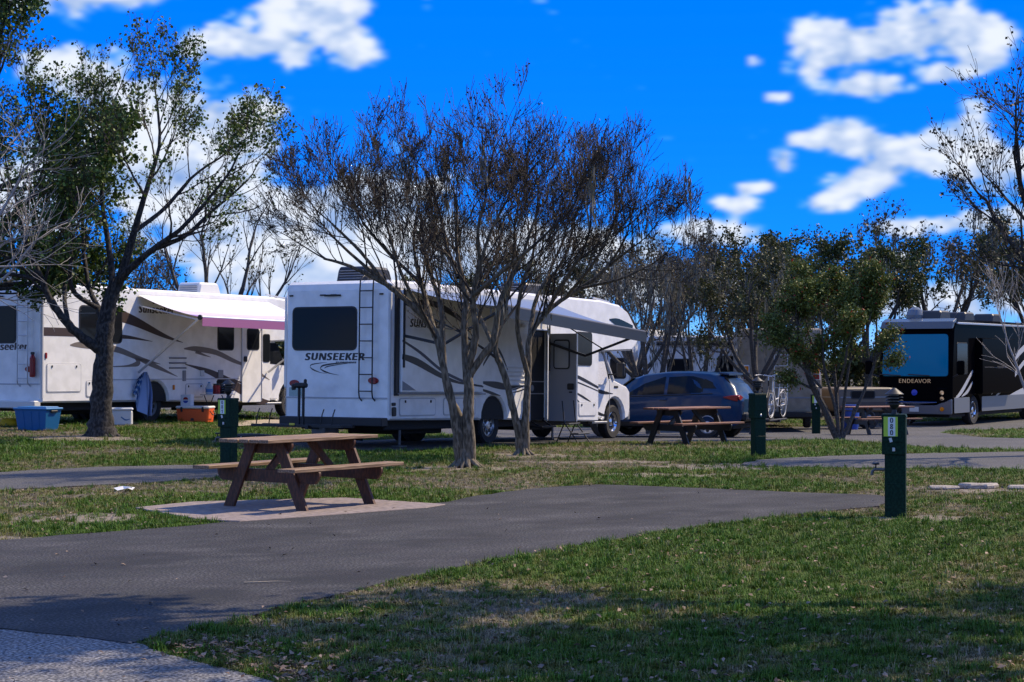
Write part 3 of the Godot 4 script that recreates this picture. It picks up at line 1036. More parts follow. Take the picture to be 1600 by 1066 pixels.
	t = make_tree("bottlebrush_tree", "bushy green bottlebrush with red flower spikes and several leaning stems", "tree", on(7.45, -41.3), 707, bottle, [
		[V([0.1, -0.05, 0, -0.25, 0.7, 0, -0.7, 1.6, 0.1, -0.85, 2.3, 0.1]), [0.11, 0.09, 0.075, 0.06], 0.72, 3, 3],
		[V([0.1, -0.05, 0, -0.05, 0.8, 0.2, -0.35, 1.8, 0.4, -0.4, 2.7, 0.4]), [0.05, 0.04, 0.035, 0.03], 0.72, 3, 2],
		[V([0.1, -0.05, 0, 0.06, 0.9, -0.1, 0.0, 2.0, -0.2, 0.05, 3.0, -0.2]), [0.06, 0.045, 0.04, 0.03], 0.72, 3, 3],
		[V([0.15, -0.05, 0, 0.2, 0.9, 0.1, 0.3, 1.9, 0.3, 0.4, 2.7, 0.3]), [0.045, 0.04, 0.035, 0.03], 0.72, 3, 2],
		[V([0.15, -0.05, 0, 0.45, 0.6, 0, 0.75, 1.2, -0.1, 1.0, 1.9, 0.0, 1.05, 2.5, 0.0]), [0.055, 0.045, 0.04, 0.035, 0.03], 0.66, 3, 3],
		[V([-0.4, 1.3, 0.3, -0.9, 1.8, 0.4, -1.2, 2.1, 0.4]), [0.035, 0.03, 0.025], 0.6, 3, 2],
		[V([-0.3, 1.9, -0.3, -0.6, 2.6, -0.4, -0.7, 3.1, -0.4]), [0.035, 0.03, 0.025], 0.65, 3, 2],
		[V([0.3, 1.9, 0.3, 0.7, 2.6, 0.4, 0.8, 3.0, 0.4]), [0.035, 0.03, 0.025], 0.65, 3, 2],
		[V([0.0, 1.2, 0.2, 0.1, 1.9, 0.8, 0.1, 2.2, 1.0]), [0.035, 0.03, 0.025], 0.6, 3, 2],
	], grey_bark, lm)
	t.scale = Vector3(0.9, 0.92, 0.9)
	# bare tree whose crown reaches in at the right edge
	var right := {"wander": 0.2, "up": 0.16, "kids": [0, 3, 4, 4, 4], "spread": 0.55, "ratio": 0.68, "leaves": 2.2, "scatter": 0.06, "size": 0.06, "fat": 0.4, "c1": Color(0.03, 0.03, 0.016), "c2": Color(0.06, 0.06, 0.03)}
	make_tree("budding_tree", "dark budding tree whose branches overhang the black motor coach", "tree", on(9.75, -31.0), 808, right, [
		[V([0, -0.1, 0, 0, 1.5, 0, -0.1, 2.8, 0]), [0.2, 0.16, 0.14], 1.0, 0],
		[V([-0.1, 2.7, 0, -0.5, 3.4, 0.2, -0.9, 4.2, 0.3]), [0.1, 0.08, 0.06], 1.1, 4, 3],
		[V([-0.1, 2.7, 0, -0.7, 3.1, 0.3, -1.1, 3.5, 0.4]), [0.08, 0.06, 0.05], 1.05, 4, 3],
		[V([-0.1, 2.7, 0, 0.1, 3.9, -0.2, -0.1, 5.0, -0.3]), [0.1, 0.08, 0.06], 1.15, 4, 3],
		[V([-0.1, 2.7, 0, 0.6, 3.6, 0.2, 1.0, 4.5, 0.3]), [0.09, 0.07, 0.05], 1.15, 4, 2],
	], dark_bark, lm)
	var shrub := {"wander": 0.16, "up": 0.1, "kids": [0, 4, 4, 4], "spread": 0.5, "ratio": 0.72, "leaves": 0.3, "scatter": 0.05, "size": 0.05, "c1": Color(0.08, 0.07, 0.04), "c2": Color(0.14, 0.12, 0.08)}
	make_tree("bare_shrub", "leafless shrub with long pale arching twigs beside the black motor coach", "shrub", on(13.9, -46.5), 909, shrub, [
		[V([0, -0.1, 0, -0.5, 1.0, 0, -0.9, 2.0, 0.1]), [0.05, 0.04, 0.03], 1.1, 3, 2],
		[V([0, -0.1, 0, -0.2, 1.1, 0.1, -0.4, 2.3, 0.2]), [0.05, 0.04, 0.03], 1.1, 3, 2],
		[V([0, -0.1, 0, 0.3, 1.2, 0, 0.5, 2.3, 0]), [0.05, 0.04, 0.03], 1.1, 3, 2],
	], white_bark, lm)
	# shade tree to the right of the camera whose shadow lies on the near lawn
	var shade := maple.duplicate()
	shade.merge({"leaves": 30.0, "leafy": true, "size": 0.13, "scatter": 0.4, "flat": 0.7}, true)
	make_tree("shade_tree", "spreading leafy tree that shades the near lawn beside the dark asphalt pad", "tree", on(8.7, -12.4), 111, shade, [
		[V([0, -0.1, 0, -0.1, 1.6, 0, -0.3, 3.4, -0.1]), [0.32, 0.26, 0.22], 1.0, 0],
		[V([-0.3, 3.3, -0.1, -1.6, 4.8, -0.4, -3.2, 6.2, -0.9]), [0.17, 0.13, 0.09], 1.7, 3, 3],
		[V([-0.3, 3.3, -0.1, -1.2, 5.0, 0.6, -2.4, 6.6, 1.0]), [0.15, 0.12, 0.08], 1.7, 3, 3],
		[V([-0.3, 3.3, -0.1, 0.2, 5.0, -0.8, 0.4, 6.6, -1.6]), [0.15, 0.12, 0.08], 1.7, 3, 3],
		[V([-0.3, 3.3, -0.1, -1.8, 4.9, -1.6, -4.2, 6.4, -2.2]), [0.14, 0.1, 0.07], 1.6, 3, 3],
		[V([-0.3, 3.3, -0.1, 0.8, 4.9, 0.6, 1.6, 6.2, 1.0]), [0.13, 0.1, 0.07], 1.5, 3, 2],
		[V([-0.3, 3.3, -0.1, -1.8, 5.2, 0.2, -3.6, 6.8, 0.3]), [0.14, 0.1, 0.07], 1.6, 3, 3],
		[V([-0.3, 3.3, -0.1, -0.8, 5.0, -0.2, -1.5, 6.5, -0.3]), [0.14, 0.1, 0.07], 1.6, 3, 3],
		[V([-0.3, 3.3, -0.1, -2.4, 5.2, -0.6, -4.8, 6.9, -0.9]), [0.14, 0.1, 0.07], 1.6, 3, 3],
	], dark_bark, lm)
	# the wood behind: a few kinds, then copies of them
	var oak := {"twig": twig, "wander": 0.26, "up": 0.08, "kids": [0, 3, 4, 4, 4], "spread": 0.75, "ratio": 0.68, "leaves": 4.0, "leafy": true, "scatter": 0.25, "size": 0.11, "fat": 0.35, "c1": Color(0.03, 0.036, 0.014), "c2": Color(0.08, 0.085, 0.032), "moss": 0.02}
	var oaks := []
	for k in 3:
		rng.seed = 900 + k
		var st := [[V([0, -0.2, 0, 0.15, 1.0, 0, 0.05, 1.9, 0.1]), [0.19, 0.15, 0.13], 1.0, 0]]
		for j in 6:
			var a := TAU * j / 6.0 + k * 0.7
			var o := Vector3(cos(a), 0, sin(a))
			st.append([PackedVector3Array([Vector3(0.05, 1.8, 0.1), o * 0.8 + Vector3.UP * (2.6 + 0.3 * (j % 3)), o * (1.3 + 0.3 * (j % 2)) + Vector3.UP * (3.6 + 0.5 * (j % 3))]), [0.09, 0.07, 0.05], 1.05, 4, 2])
		oaks.append([k, st])
	var spots := [[3.9, -57.0, 0.88, 0, 0.0], [6.5, -48.2, 0.72, 1, 1.0], [10.9, -66.5, 0.9, 2, 2.0], [5.6, -70.0, 1.1, 0, 2.4], [9.8, -74.0, 1.1, 1, 4.0], [14.6, -74.0, 1.1, 2, 0.6], [18.6, -78.0, 1.3, 0, 1.9], [22.0, -72.0, 1.2, 1, 3.1], [12.2, -84.0, 1.2, 2, 5.0], [1.4, -76.0, 1.05, 1, 5.5], [-3.0, -84.0, 0.9, 2, 3.6], [-15.5, -70.0, 0.95, 0, 4.4], [-20.5, -66.0, 1.1, 1, 0.3], [25.5, -86.0, 1.3, 2, 2.8], [-8.0, -95.0, 0.85, 0, 1.2]]
	var words := ["moss hung oak behind the white trailers and the blue car", "gnarled moss hung oak right in front of the tan motorhome", "bushy oak directly behind the bottlebrush", "oak far behind the white trailers", "oak in the wood beyond the tan motorhome", "tall oak in the wood behind the black coach", "oak beyond the black coach's roof", "oak at the edge of the wood beyond the coach's tail", "oak deep in the wood beyond the bottlebrush", "oak glimpsed over the white motorhome's cab", "distant oak glimpsed between crape myrtle stems", "oak beyond the leafy tree and brown striped motorhome", "oak standing behind the dense green tree", "farthest oak beyond the black coach", "distant low oak between the two striped motorhomes"]
	var made := {}
	for i in spots.size():
		var s: Array = spots[i]
		if not made.has(s[3]):
			var h := oak.duplicate()
			if s[3] == 2:
				h.merge({"leaves": 6.5, "moss": 0.01, "c1": Color(0.032, 0.046, 0.015), "c2": Color(0.085, 0.11, 0.034)}, true)
			if s[3] == 0:
				h.merge({"leaves": 1.6, "c1": Color(0.04, 0.036, 0.022), "c2": Color(0.09, 0.08, 0.048)}, true)
			made[s[3]] = make_tree("oak_tree", words[i], "tree", on(s[0], s[1]), 910 + s[3], h, oaks[s[3]][1], grey_bark, lm, "oaks of the wood behind the campground")
			made[s[3]].scale = Vector3.ONE * s[2]
			made[s[3]].rotation.y = s[4]
		else:
			var o: Node3D = made[s[3]].duplicate()
			o.name = numbered("oak_tree")
			add_child(o)
			o.position = on(s[0], s[1])
			o.rotation.y = s[4]
			o.scale = Vector3.ONE * s[2]
			o.set_meta("label", words[i])
	var bush := {"wander": 0.3, "up": 0.05, "kids": [0, 4, 4, 4], "spread": 0.8, "ratio": 0.7, "leaves": 9.0, "leafy": true, "scatter": 0.3, "size": 0.15, "fat": 0.35, "c1": Color(0.03, 0.04, 0.014), "c2": Color(0.08, 0.095, 0.032)}
	var bstems := []
	for j in 7:
		var a := TAU * j / 7.0
		var o := Vector3(cos(a), 0, sin(a))
		bstems.append([PackedVector3Array([o * 0.1 - Vector3.UP * 0.1, o * 0.5 + Vector3.UP * 0.5, o * 0.9 + Vector3.UP * 0.9]), [0.06, 0.05, 0.04], 0.8, 3, 2])
	var first: Node3D
	for i in 17:
		var bx := -22.0 + i * 3.3
		var bz := -88.0 - 6.0 * sin(i * 1.9)
		var lb2 := "green thicket of undergrowth closing the view under the far oaks"
		if i == 0:
			first = make_tree("undergrowth_shrub", lb2, "shrub", on(bx, bz), 77, bush, bstems, grey_bark, lm, "undergrowth under the far oaks")
		else:
			var o: Node3D = first.duplicate()
			o.name = numbered("undergrowth_shrub")
			add_child(o)
			o.position = on(bx, bz)
			o.rotation.y = i * 1.3
			o.scale = Vector3(1.25, 1.0 + 0.25 * sin(i * 2.7), 1.25)
	palm(on(5.7, -64.0, 0.0), lm, grey_bark)
	# young multi-stemmed trees behind the blue car
	var slim := {"wander": 0.15, "up": 0.25, "kids": [0, 4, 4, 4], "spread": 0.5, "ratio": 0.68, "leaves": 2.0, "scatter": 0.1, "size": 0.07, "c1": Color(0.04, 0.038, 0.022), "c2": Color(0.08, 0.07, 0.04), "moss": 0.05}
	var k := 0
	for p in [[3.85, -49.0], [5.35, -51.5]]:
		var st := []
		rng.seed = 40 + k
		for j in 6:
			var a := TAU * j / 6.0
			var o := Vector3(cos(a), 0, sin(a) * 0.6) * rng.randf_range(0.25, 0.5)
			st.append([PackedVector3Array([o * 0.3 - Vector3.UP * 0.1, o * 0.6 + Vector3.UP * 0.9, o * 1.2 + Vector3.UP * 1.8, o * 1.7 + Vector3.UP * 2.6]), [0.07, 0.055, 0.045, 0.035], 1.1, 3, 1])
		make_tree("slender_tree", ["clump of slender grey stems right behind the motorhome's cab", "clump of slender grey stems behind the blue car's roof"][k], "tree", on(p[0], p[1]), 60 + k, slim, st, grey_bark, lm, "slender trees behind the blue car")
		k += 1

func palm(at: Vector3, lm: Material, bark: Material) -> void:
	rng.seed = 12
	var t := thing("palm_tree", "cabbage palm with drooping fan fronds rising over the oaks", "tree", at)
	var w := Wood.new()
	w.limb(V([0, -0.1, 0, 0.05, 2.2, 0, 0.0, 4.8, 0]), PackedFloat32Array([0.2, 0.16, 0.16]), 9)
	var o := MeshInstance3D.new()
	o.name = "trunk"
	o.mesh = w.mesh(bark)
	t.add_child(o, true)
	for f in 26:
		var l := Wood.new()
		var a := TAU * f / 26.0 * 5.0 + rng.randf() * 0.4
		var pitch := rng.randf_range(-0.5, 1.2)
		var d := Vector3(cos(a) * cos(pitch), sin(pitch), sin(a) * cos(pitch))
		var base := Vector3(0, 4.8, 0) + d * 0.65
		var u := d.cross(Vector3.UP).normalized()
		for k in 13:
			var b := (k / 12.0 - 0.5) * 2.3
			var dir := (d * cos(b) + u * sin(b) + Vector3.DOWN * 0.25).normalized()
			var c := Color(0.035, 0.05, 0.018).lerp(Color(0.085, 0.10, 0.04), rng.randf())
			l.leaf(base, dir * 0.5, dir.cross(Vector3.UP).normalized() * 0.025, c)
			l.leaf(base + dir * 0.4, (dir + Vector3.DOWN * 0.7).normalized() * 0.4, dir.cross(Vector3.UP).normalized() * 0.02, c)
		l.leaf(Vector3(0, 4.75, 0), d * 0.7, u * 0.02, Color(0.06, 0.07, 0.03))
		var q := MeshInstance3D.new()
		q.name = "frond"
		q.mesh = l.mesh(lm)
		t.add_child(q, true)

# ---------------------------------------------------------------- vehicles: x forward, y up, z to the right
var M := {}
const REAR := Basis(Vector3(0, 0, 1), Vector3(0, 1, 0), Vector3(-1, 0, 0))
const FRONT := Basis(Vector3(0, 0, -1), Vector3(0, 1, 0), Vector3(1, 0, 0))
const LEFT := Basis(Vector3(-1, 0, 0), Vector3(0, 1, 0), Vector3(0, 0, -1))
const WHEEL := Basis(Vector3(1, 0, 0), Vector3(0, 0, 1), Vector3(0, -1, 0))

func make_materials() -> void:
	M.white = mottled(lin(0.76, 0.76, 0.74), lin(0.84, 0.84, 0.83), 0.012, 0.35, 0.28, 0.25, 0.0, 41)
	M.white.clearcoat_enabled = true
	M.white.clearcoat = 0.4
	M.white.clearcoat_roughness = 0.12
	M.offwhite = mat(lin(0.62, 0.62, 0.60), 0.4)
	M.trim = mat(lin(0.45, 0.46, 0.48), 0.4)
	M.grey = mat(lin(0.20, 0.21, 0.23), 0.45)
	M.black = mat(lin(0.012, 0.012, 0.013), 0.5)
	M.gloss_black = mat(lin(0.003, 0.003, 0.004), 0.10, 0.0, 0.05)
	M.glass = mat(lin(0.010, 0.012, 0.015), 0.08, 0.0, 0.28)
	M.chassis = mottled(lin(0.012, 0.012, 0.013), lin(0.03, 0.028, 0.026), 0.03, 2.0, 0.85)
	M.rubber = mottled(lin(0.014, 0.014, 0.015), lin(0.03, 0.03, 0.03), 0.04, 3.0, 0.85, 1.5)
	M.chrome = mat(lin(0.75, 0.76, 0.78), 0.14, 1.0)
	M.alu = mat(lin(0.55, 0.56, 0.58), 0.35, 0.9)
	M.steel = mat(lin(0.12, 0.12, 0.125), 0.5, 0.5)
	M.red = mat(lin(0.25, 0.01, 0.012), 0.2)
	M.amber = mat(lin(0.75, 0.22, 0.01), 0.2)
	M.brown = mat(lin(0.055, 0.036, 0.03), 0.4)
	M.taupe = mat(lin(0.17, 0.145, 0.125), 0.4)
	M.navy = mat(lin(0.03, 0.04, 0.075), 0.4)
	M.tan = mottled(lin(0.24, 0.19, 0.13), lin(0.30, 0.245, 0.175), 0.01, 0.6, 0.5)
	M.charcoal = mat(lin(0.02, 0.02, 0.022), 0.4)

func pane(parent: Node, outline: PackedVector2Array, grow_by: float, bs: Basis, at: Vector3, proud := 0.012, called := "window") -> MeshInstance3D:
	var f := MB.new()
	var big := Geometry2D.offset_polygon(outline, grow_by)[0]
	f.slab(big, 0.0, proud, 0.003, at, bs)
	var o := part(parent, called, f, M.black)
	var g := MB.new()
	g.slab(outline, proud - 0.002, proud + 0.004, 0.0, at, bs)
	part(o, "pane", g, M.glass)
	return o

func decal(parent: Node, outline: PackedVector2Array, m: Material, bs := Basis(), at := Vector3.ZERO, lift := 0.0, called := "stripe") -> void:
	part(parent, called, MB.new().slab(outline, lift, lift + 0.004, 0.0, at, bs), m)

func hatch(parent: Node, x0: float, y0: float, x1: float, y1: float, at := Vector3.ZERO, bs := Basis()) -> void:
	var b := MB.new()
	b.slab(rect(x0, y0, x1, y1, 0.07), 0.0, 0.010, 0.003, at, bs)
	var o := part(parent, "compartment_door", b, M.trim)
	var c := MB.new()
	c.slab(rect(x0 + 0.022, y0 + 0.022, x1 - 0.022, y1 - 0.022, 0.06), 0.006, 0.016, 0.003, at, bs)
	part(o, "panel", c, M.white)
	for q in [0.15, 0.85]:
		var k := MB.new()
		k.box(at + bs * Vector3(lerpf(x0, x1, q), y1 - 0.07, 0.02), Vector3(0.03, 0.05, 0.03), 0.004)
		part(o, "latch", k, M.black)

func wheel(parent: Node, at: Vector3, r: float, w: float, rim: Material, out := 1.0, rim_share := 0.6) -> void:
	var n := Node3D.new()
	n.name = "wheel"
	parent.add_child(n, true)
	n.position = at
	var bs := Basis(Vector3(1, 0, 0), Vector3(0, 0, out), Vector3(0, -out, 0))
	var t := MB.new()
	var q := r * rim_share
	t.lathe([Vector2(q, -w * 0.45), Vector2(r * 0.93, -w * 0.5), Vector2(r, -w * 0.34), Vector2(r, w * 0.34), Vector2(r * 0.93, w * 0.5), Vector2(q + 0.01, w * 0.44), Vector2(q - 0.01, w * 0.36)], Vector3.ZERO, bs, 28)
	for k in 36:
		var a := TAU * k / 36.0
		t.box(Vector3(cos(a) * r, sin(a) * r, 0), Vector3(0.02, r * 0.09, w * 0.62), 0.0, Basis(Vector3(0, 0, 1), a))
	part(n, "tyre", t, M.rubber)
	var d := MB.new()
	d.lathe([Vector2(q, w * 0.38), Vector2(q * 0.94, w * 0.40), Vector2(q * 0.86, w * 0.22), Vector2(q * 0.45, w * 0.18), Vector2(q * 0.36, w * 0.34), Vector2(q * 0.2, w * 0.38), Vector2(0.0, w * 0.38)], Vector3.ZERO, bs, 28)
	part(n, "rim", d, rim)
	var h := MB.new()
	for k in 8:
		var a := TAU * k / 8.0
		h.lathe([Vector2(0.05 * r / 0.39, 0.0), Vector2(0.05 * r / 0.39, 0.004), Vector2(0, 0.004)], bs * Vector3(cos(a) * q * 0.64, w * 0.205, sin(a) * q * 0.64), bs, 8)
	part(n, "rim_holes", h, M.black)

func arch(cx: float, cy: float, r: float, from_left := true) -> Array:
	var o := []
	for k in 11:
		var a := PI - PI * k / 10.0
		o.append(Vector2(cx + cos(a) * r, cy + sin(a) * r))
	if not from_left:
		o.reverse()
	return o

func ac_unit(parent: Node, x: float, z: float, y: float, m: Material, l := 0.95) -> void:
	var b := MB.new()
	b.slab(rounded([Vector2(x, y), Vector2(x + l, y), Vector2(x + l - 0.12, y + 0.33), Vector2(x + 0.06, y + 0.33)], [0.0, 0.0, 0.1, 0.1]), z - 0.36, z + 0.36, 0.05)
	var o := part(parent, "air_conditioner", b, m)
	for k in 4:
		var g := MB.new()
		g.box(Vector3(x + 0.02, y + 0.09 + 0.05 * k, z), Vector3(0.02, 0.018, 0.56), 0.003)
		part(o, "grille_bar", g, M.grey)

func ladder(parent: Node, z0: float, z1: float, y0: float, y1: float, m: Material, r := 0.014) -> void:
	var n := MB.new()
	for z in [z0, z1]:
		n.tube([Vector3(0.0, y0 - 0.06, z), Vector3(-0.08, y0, z), Vector3(-0.10, y0 + 0.1, z), Vector3(-0.10, y1 - 0.1, z), Vector3(-0.08, y1 + 0.16, z), Vector3(0.06, y1 + 0.24, z), Vector3(0.22, y1 + 0.2, z), Vector3(0.26, y1 + 0.02, z)], [r], 8)
	var o := part(parent, "ladder", n, m)
	var k := 0
	var y := y0 + 0.12
	while y < y1 + 0.05:
		part(o, "rung", MB.new().tube([Vector3(-0.10, y, z0), Vector3(-0.10, y, z1)], [r * 0.85], 6), m)
		y += 0.315
		k += 1

# the class of motorhome parked twice: a white house body over a van cab
func motorhome(called: String, label: String, at: Vector3, turn: float, pitch: float, dark: bool) -> Node3D:
	var t := thing(called, label, "motorhome", at, turn, "motorhomes parked on the grass sites")
	t.rotation_degrees.z = pitch
	var W := 2.45
	var bottom := [Vector2(0, 0.56), Vector2(3.2, 0.53)] + arch(3.86, 0.52, 0.5)
	var top := [Vector2(8.55, 2.02), Vector2(10.25, 2.08), Vector2(10.55, 2.3), Vector2(10.5, 2.6), Vector2(10.05, 2.98), Vector2(9.6, 3.13), Vector2(8.6, 3.2), Vector2(0.12, 3.2), Vector2(0.03, 3.14), Vector2(0, 3.02)]
	var plain := bottom + [Vector2(8.55, 0.43)] + top
	var b := MB.new()
	if dark:
		b.slab(PackedVector2Array(plain), -W, -0.75, 0.0, Vector3.ZERO, Basis(), false, 0.06)
		b.slab(PackedVector2Array(bottom + [Vector2(5.34, 0.50), Vector2(5.34, 2.42), Vector2(6.06, 2.42), Vector2(6.06, 0.48), Vector2(8.55, 0.43)] + top), -0.75, 0.0, 0.045, Vector3.ZERO, Basis(), false, 0.0)
	else:
		b.slab(PackedVector2Array(plain), -W, 0.0, 0.05)
	part(t, "body", b, M.white)
	part(t, "chassis", MB.new().box(Vector3(4.9, 0.46, -W / 2), Vector3(9.4, 0.2, W - 0.5), 0.02).box(Vector3(2.0, 0.36, -1.2), Vector3(1.6, 0.2, 1.2), 0.02).box(Vector3(6.6, 0.36, -0.9), Vector3(1.2, 0.2, 0.7), 0.02), M.chassis)
	part(t, "fender_liner", MB.new().box(Vector3(3.86, 0.76, -W / 2), Vector3(0.99, 0.46, W - 0.14)), M.chassis)
	# rear wall
	pane(t, rect(-2.24, 1.90, -0.78, 2.68, 0.09), 0.03, REAR, Vector3.ZERO, 0.014, "rear_window")
	part(t, "belt_moulding", MB.new().box(Vector3(-0.006, 0.97, -W / 2), Vector3(0.014, 0.03, W - 0.1), 0.004), M.trim)
	ladder(t, -0.63, -0.33, 0.98, 3.05, M.black if dark else M.alu)
	for z in [[-2.2, 1.24], [-0.36, 1.30]]:
		var l := MB.new()
		var pts := PackedVector2Array()
		for k in 16:
			pts.append(Vector2(z[0] + cos(TAU * k / 16.0) * 0.12, z[1] + sin(TAU * k / 16.0) * 0.065))
		l.slab(pts, 0.0, 0.03, 0.01, Vector3.ZERO, REAR)
		part(t, "tail_light", l, M.red)
	var bp := MB.new()
	bp.slab(rect(-2.33, 0.99, -2.02, 1.16, 0.01), 0.0, 0.01, 0.0, Vector3.ZERO, REAR)
	var plate := part(t, "licence_plate", bp, mottled(lin(0.16, 0.3, 0.28), lin(0.5, 0.55, 0.52), 0.09, 9.0, 0.4))
	plate.set_meta("label", "pale green licence plate")
	for q in [-2.3, -1.55, -1.3, -0.2]:
		part(t, "marker_light", MB.new().box(Vector3(-0.012, 2.93, q), Vector3(0.02, 0.03, 0.09 if absf(q + 1.4) > 0.5 else 0.14), 0.006), M.charcoal)
	part(t, "handle", MB.new().bar(Vector3(-0.03, 2.92, -1.5), Vector3(-0.03, 2.92, -1.12), 0.02, 0.035), M.black)
	part(t, "bumper", MB.new().box(Vector3(-0.1, 0.52, -W / 2), Vector3(0.22, 0.17, W - 0.06), 0.02), M.black if dark else M.offwhite)
	if dark:
		text(t, "SUNSEEKER", 0.135, M.charcoal, Vector3(-0.002, 1.75, -1.27), REAR, 0.18, 1.35)
		text(t, "BY FOREST RIVER", 0.035, M.charcoal, Vector3(-0.002, 1.64, -1.0), REAR, 0.1, 1.2)
		for s in [[-1.84, 1.56, 0.006, -1.8, 1.6, 0.02, -1.6, 1.63, 0.012, -1.45, 1.64, 0.003], [-1.84, 1.55, 0.01, -1.76, 1.5, 0.025, -1.6, 1.45, 0.01, -1.45, 1.43, 0.003], [-1.6, 1.53, 0.012, -1.52, 1.585, 0.03, -1.2, 1.625, 0.022, -0.74, 1.65, 0.004], [-1.6, 1.52, 0.012, -1.5, 1.47, 0.03, -1.35, 1.43, 0.015, -1.16, 1.40, 0.003], [-1.5, 1.53, 0.01, -1.42, 1.565, 0.02, -1.15, 1.605, 0.012, -0.9, 1.63, 0.003]]:
			decal(t, stroke(s), M.charcoal, REAR)
	else:
		text(t, "Sunseeker", 0.15, M.brown, Vector3(-0.002, 1.80, -1.05), REAR, 0.12, 1.2)
		decal(t, stroke([-1.1, 1.93, 0.01, -0.95, 2.02, 0.10, -0.8, 1.93, 0.01]), M.brown, REAR, Vector3.ZERO, 0.0, "emblem")
		var ex := thing("fire_extinguisher", "red fire extinguisher hung on the back of the brown striped motorhome", "extinguisher")
		ex.transform = t.transform * Transform3D(Basis(), Vector3(-0.09, 1.12, -0.19))
		part(ex, "cylinder", MB.new().lathe([Vector2(0, 0), Vector2(0.06, 0.01), Vector2(0.065, 0.05), Vector2(0.065, 0.42), Vector2(0.03, 0.5), Vector2(0, 0.5)]), M.red)
		part(ex, "valve", MB.new().box(Vector3(0, 0.53, 0), Vector3(0.04, 0.06, 0.1), 0.01), M.black)
	# slide-out box on the far side, seen beyond the rear wall
	part(t, "slide_out", MB.new().box(Vector3(2.1, 2.05, -W - 0.2), Vector3(3.0, 1.85, 0.6), 0.04), M.white)
	pane(t, rect(W + 0.16, 1.9, W + 0.34, 2.55, 0.05), 0.02, Basis(Vector3(0, 0, -1), Vector3(0, 1, 0), Vector3(-1, 0, 0)), Vector3(0.6, 0, 0), 0.012, "slide_window")
	# roof
	ac_unit(t, 0.55, -1.3, 3.19, M.charcoal if dark else M.offwhite)
	ac_unit(t, 6.6, -1.2, 3.19, M.charcoal if dark else M.offwhite)
	for q in [[4.2, -1.5], [2.6, -0.9]]:
		part(t, "roof_vent", MB.new().box(Vector3(q[0], 3.25, q[1]), Vector3(0.45, 0.14, 0.45), 0.03), M.offwhite)
	part(t, "roof_rail", MB.new().tube([Vector3(8.6, 3.26, -0.2), Vector3(9.5, 3.2, -0.25), Vector3(10.0, 3.05, -0.3)], [0.02], 6), M.alu)
	# right wall
	part(t, "corner_trim", MB.new().box(Vector3(0.02, 1.8, 0.004), Vector3(0.04, 2.3, 0.012), 0.003), M.trim)
	if dark:
		var s := MB.new()
		s.slab(rect(0.26, 1.08, 3.25, 3.02, 0.03), 0.0, 0.10, 0.02)
		var so := part(t, "slide_out", s, M.white)
		part(so, "seal", MB.new().slab(rect(0.14, 1.02, 0.25, 3.06, 0.0), 0.0, 0.05), M.black)
		part(so, "sill", MB.new().box(Vector3(1.75, 1.055, 0.06), Vector3(3.1, 0.025, 0.14), 0.004), M.grey)
		text(so, "SUNSEEKER", 0.15, M.charcoal, Vector3(1.15, 2.40, 0.1), Basis(), 0.18, 1.1)
		for q in [[0.27, 1.76, 0.10, 0.8, 1.66, 0.14, 1.6, 1.42, 0.10, 2.3, 1.28, 0.05, 3.2, 1.22, 0.02], [0.27, 2.06, 0.035, 0.9, 1.84, 0.06, 1.7, 1.5, 0.06, 2.6, 1.28, 0.05, 3.24, 1.2, 0.03]]:
			decal(so, stroke(q), M.charcoal if q[1] < 1.9 else M.navy, Basis(), Vector3.ZERO, 0.1)
		decal(so, stroke([0.3, 2.75, 0.05, 1.3, 2.8, 0.12, 2.3, 2.55, 0.1, 2.6, 2.3, 0.02]), M.charcoal, Basis(), Vector3.ZERO, 0.1)
		decal(so, pv([0.28, 1.12, 0.28, 1.3, 0.5, 1.22, 0.75, 1.12]), M.grey, Basis(), Vector3.ZERO, 0.1)
		for q in [[3.26, 1.3, 0.02, 3.9, 1.24, 0.14, 4.5, 1.2, 0.10, 5.3, 1.3, 0.01], [3.26, 1.16, 0.03, 3.7, 1.08, 0.06, 4.1, 1.02, 0.01], [3.3, 1.55, 0.02, 3.9, 2.0, 0.08, 4.4, 1.55, 0.02], [6.9, 1.56, 0.03, 7.6, 1.42, 0.075, 8.52, 1.2, 0.05], [6.9, 1.40, 0.012, 7.6, 1.3, 0.03, 8.52, 1.12, 0.02], [7.3, 1.12, 0.03, 7.8, 0.98, 0.05, 8.25, 0.85, 0.004], [7.35, 1.0, 0.02, 7.65, 0.84, 0.03, 7.9, 0.7, 0.004], [4.5, 1.13, 0.01, 4.8, 1.17, 0.03, 5.3, 1.28, 0.02], [4.6, 1.08, 0.01, 4.9, 1.12, 0.03, 5.3, 1.2, 0.02]]:
			decal(t, stroke(q), M.charcoal)
		hatch(t, 0.32, 0.63, 1.60, 0.98)
		hatch(t, 1.88, 0.63, 3.1, 0.98)
		hatch(t, 7.55, 0.55, 8.4, 0.88)
		part(t, "power_inlet", MB.new().box(Vector3(0.14, 0.72, 0.01), Vector3(0.14, 0.17, 0.04), 0.02).box(Vector3(0.13, 0.86, 0.01), Vector3(0.13, 0.06, 0.03), 0.015), M.black)
		for k in 5:
			part(t, "vent_louvre", MB.new().box(Vector3(4.72, 1.25 + 0.09 * k, 0.012), Vector3(0.8, 0.035, 0.03), 0.008), M.offwhite)
		# doorway with its screen, and the door swung open
		part(t, "entry", MB.new().box(Vector3(5.7, 1.45, -0.70), Vector3(0.71, 1.93, 0.05)).box(Vector3(5.7, 0.52, -0.36), Vector3(0.71, 0.05, 0.66)), M.chassis)
		var sd := part(t, "screen_door", MB.new().box(Vector3(5.7, 1.47, -0.06), Vector3(0.70, 1.86, 0.02)), M.black)
		for y in [1.32, 1.06]:
			part(sd, "push_bar", MB.new().box(Vector3(5.7, y, -0.04), Vector3(0.68, 0.022, 0.02), 0.004), M.alu)
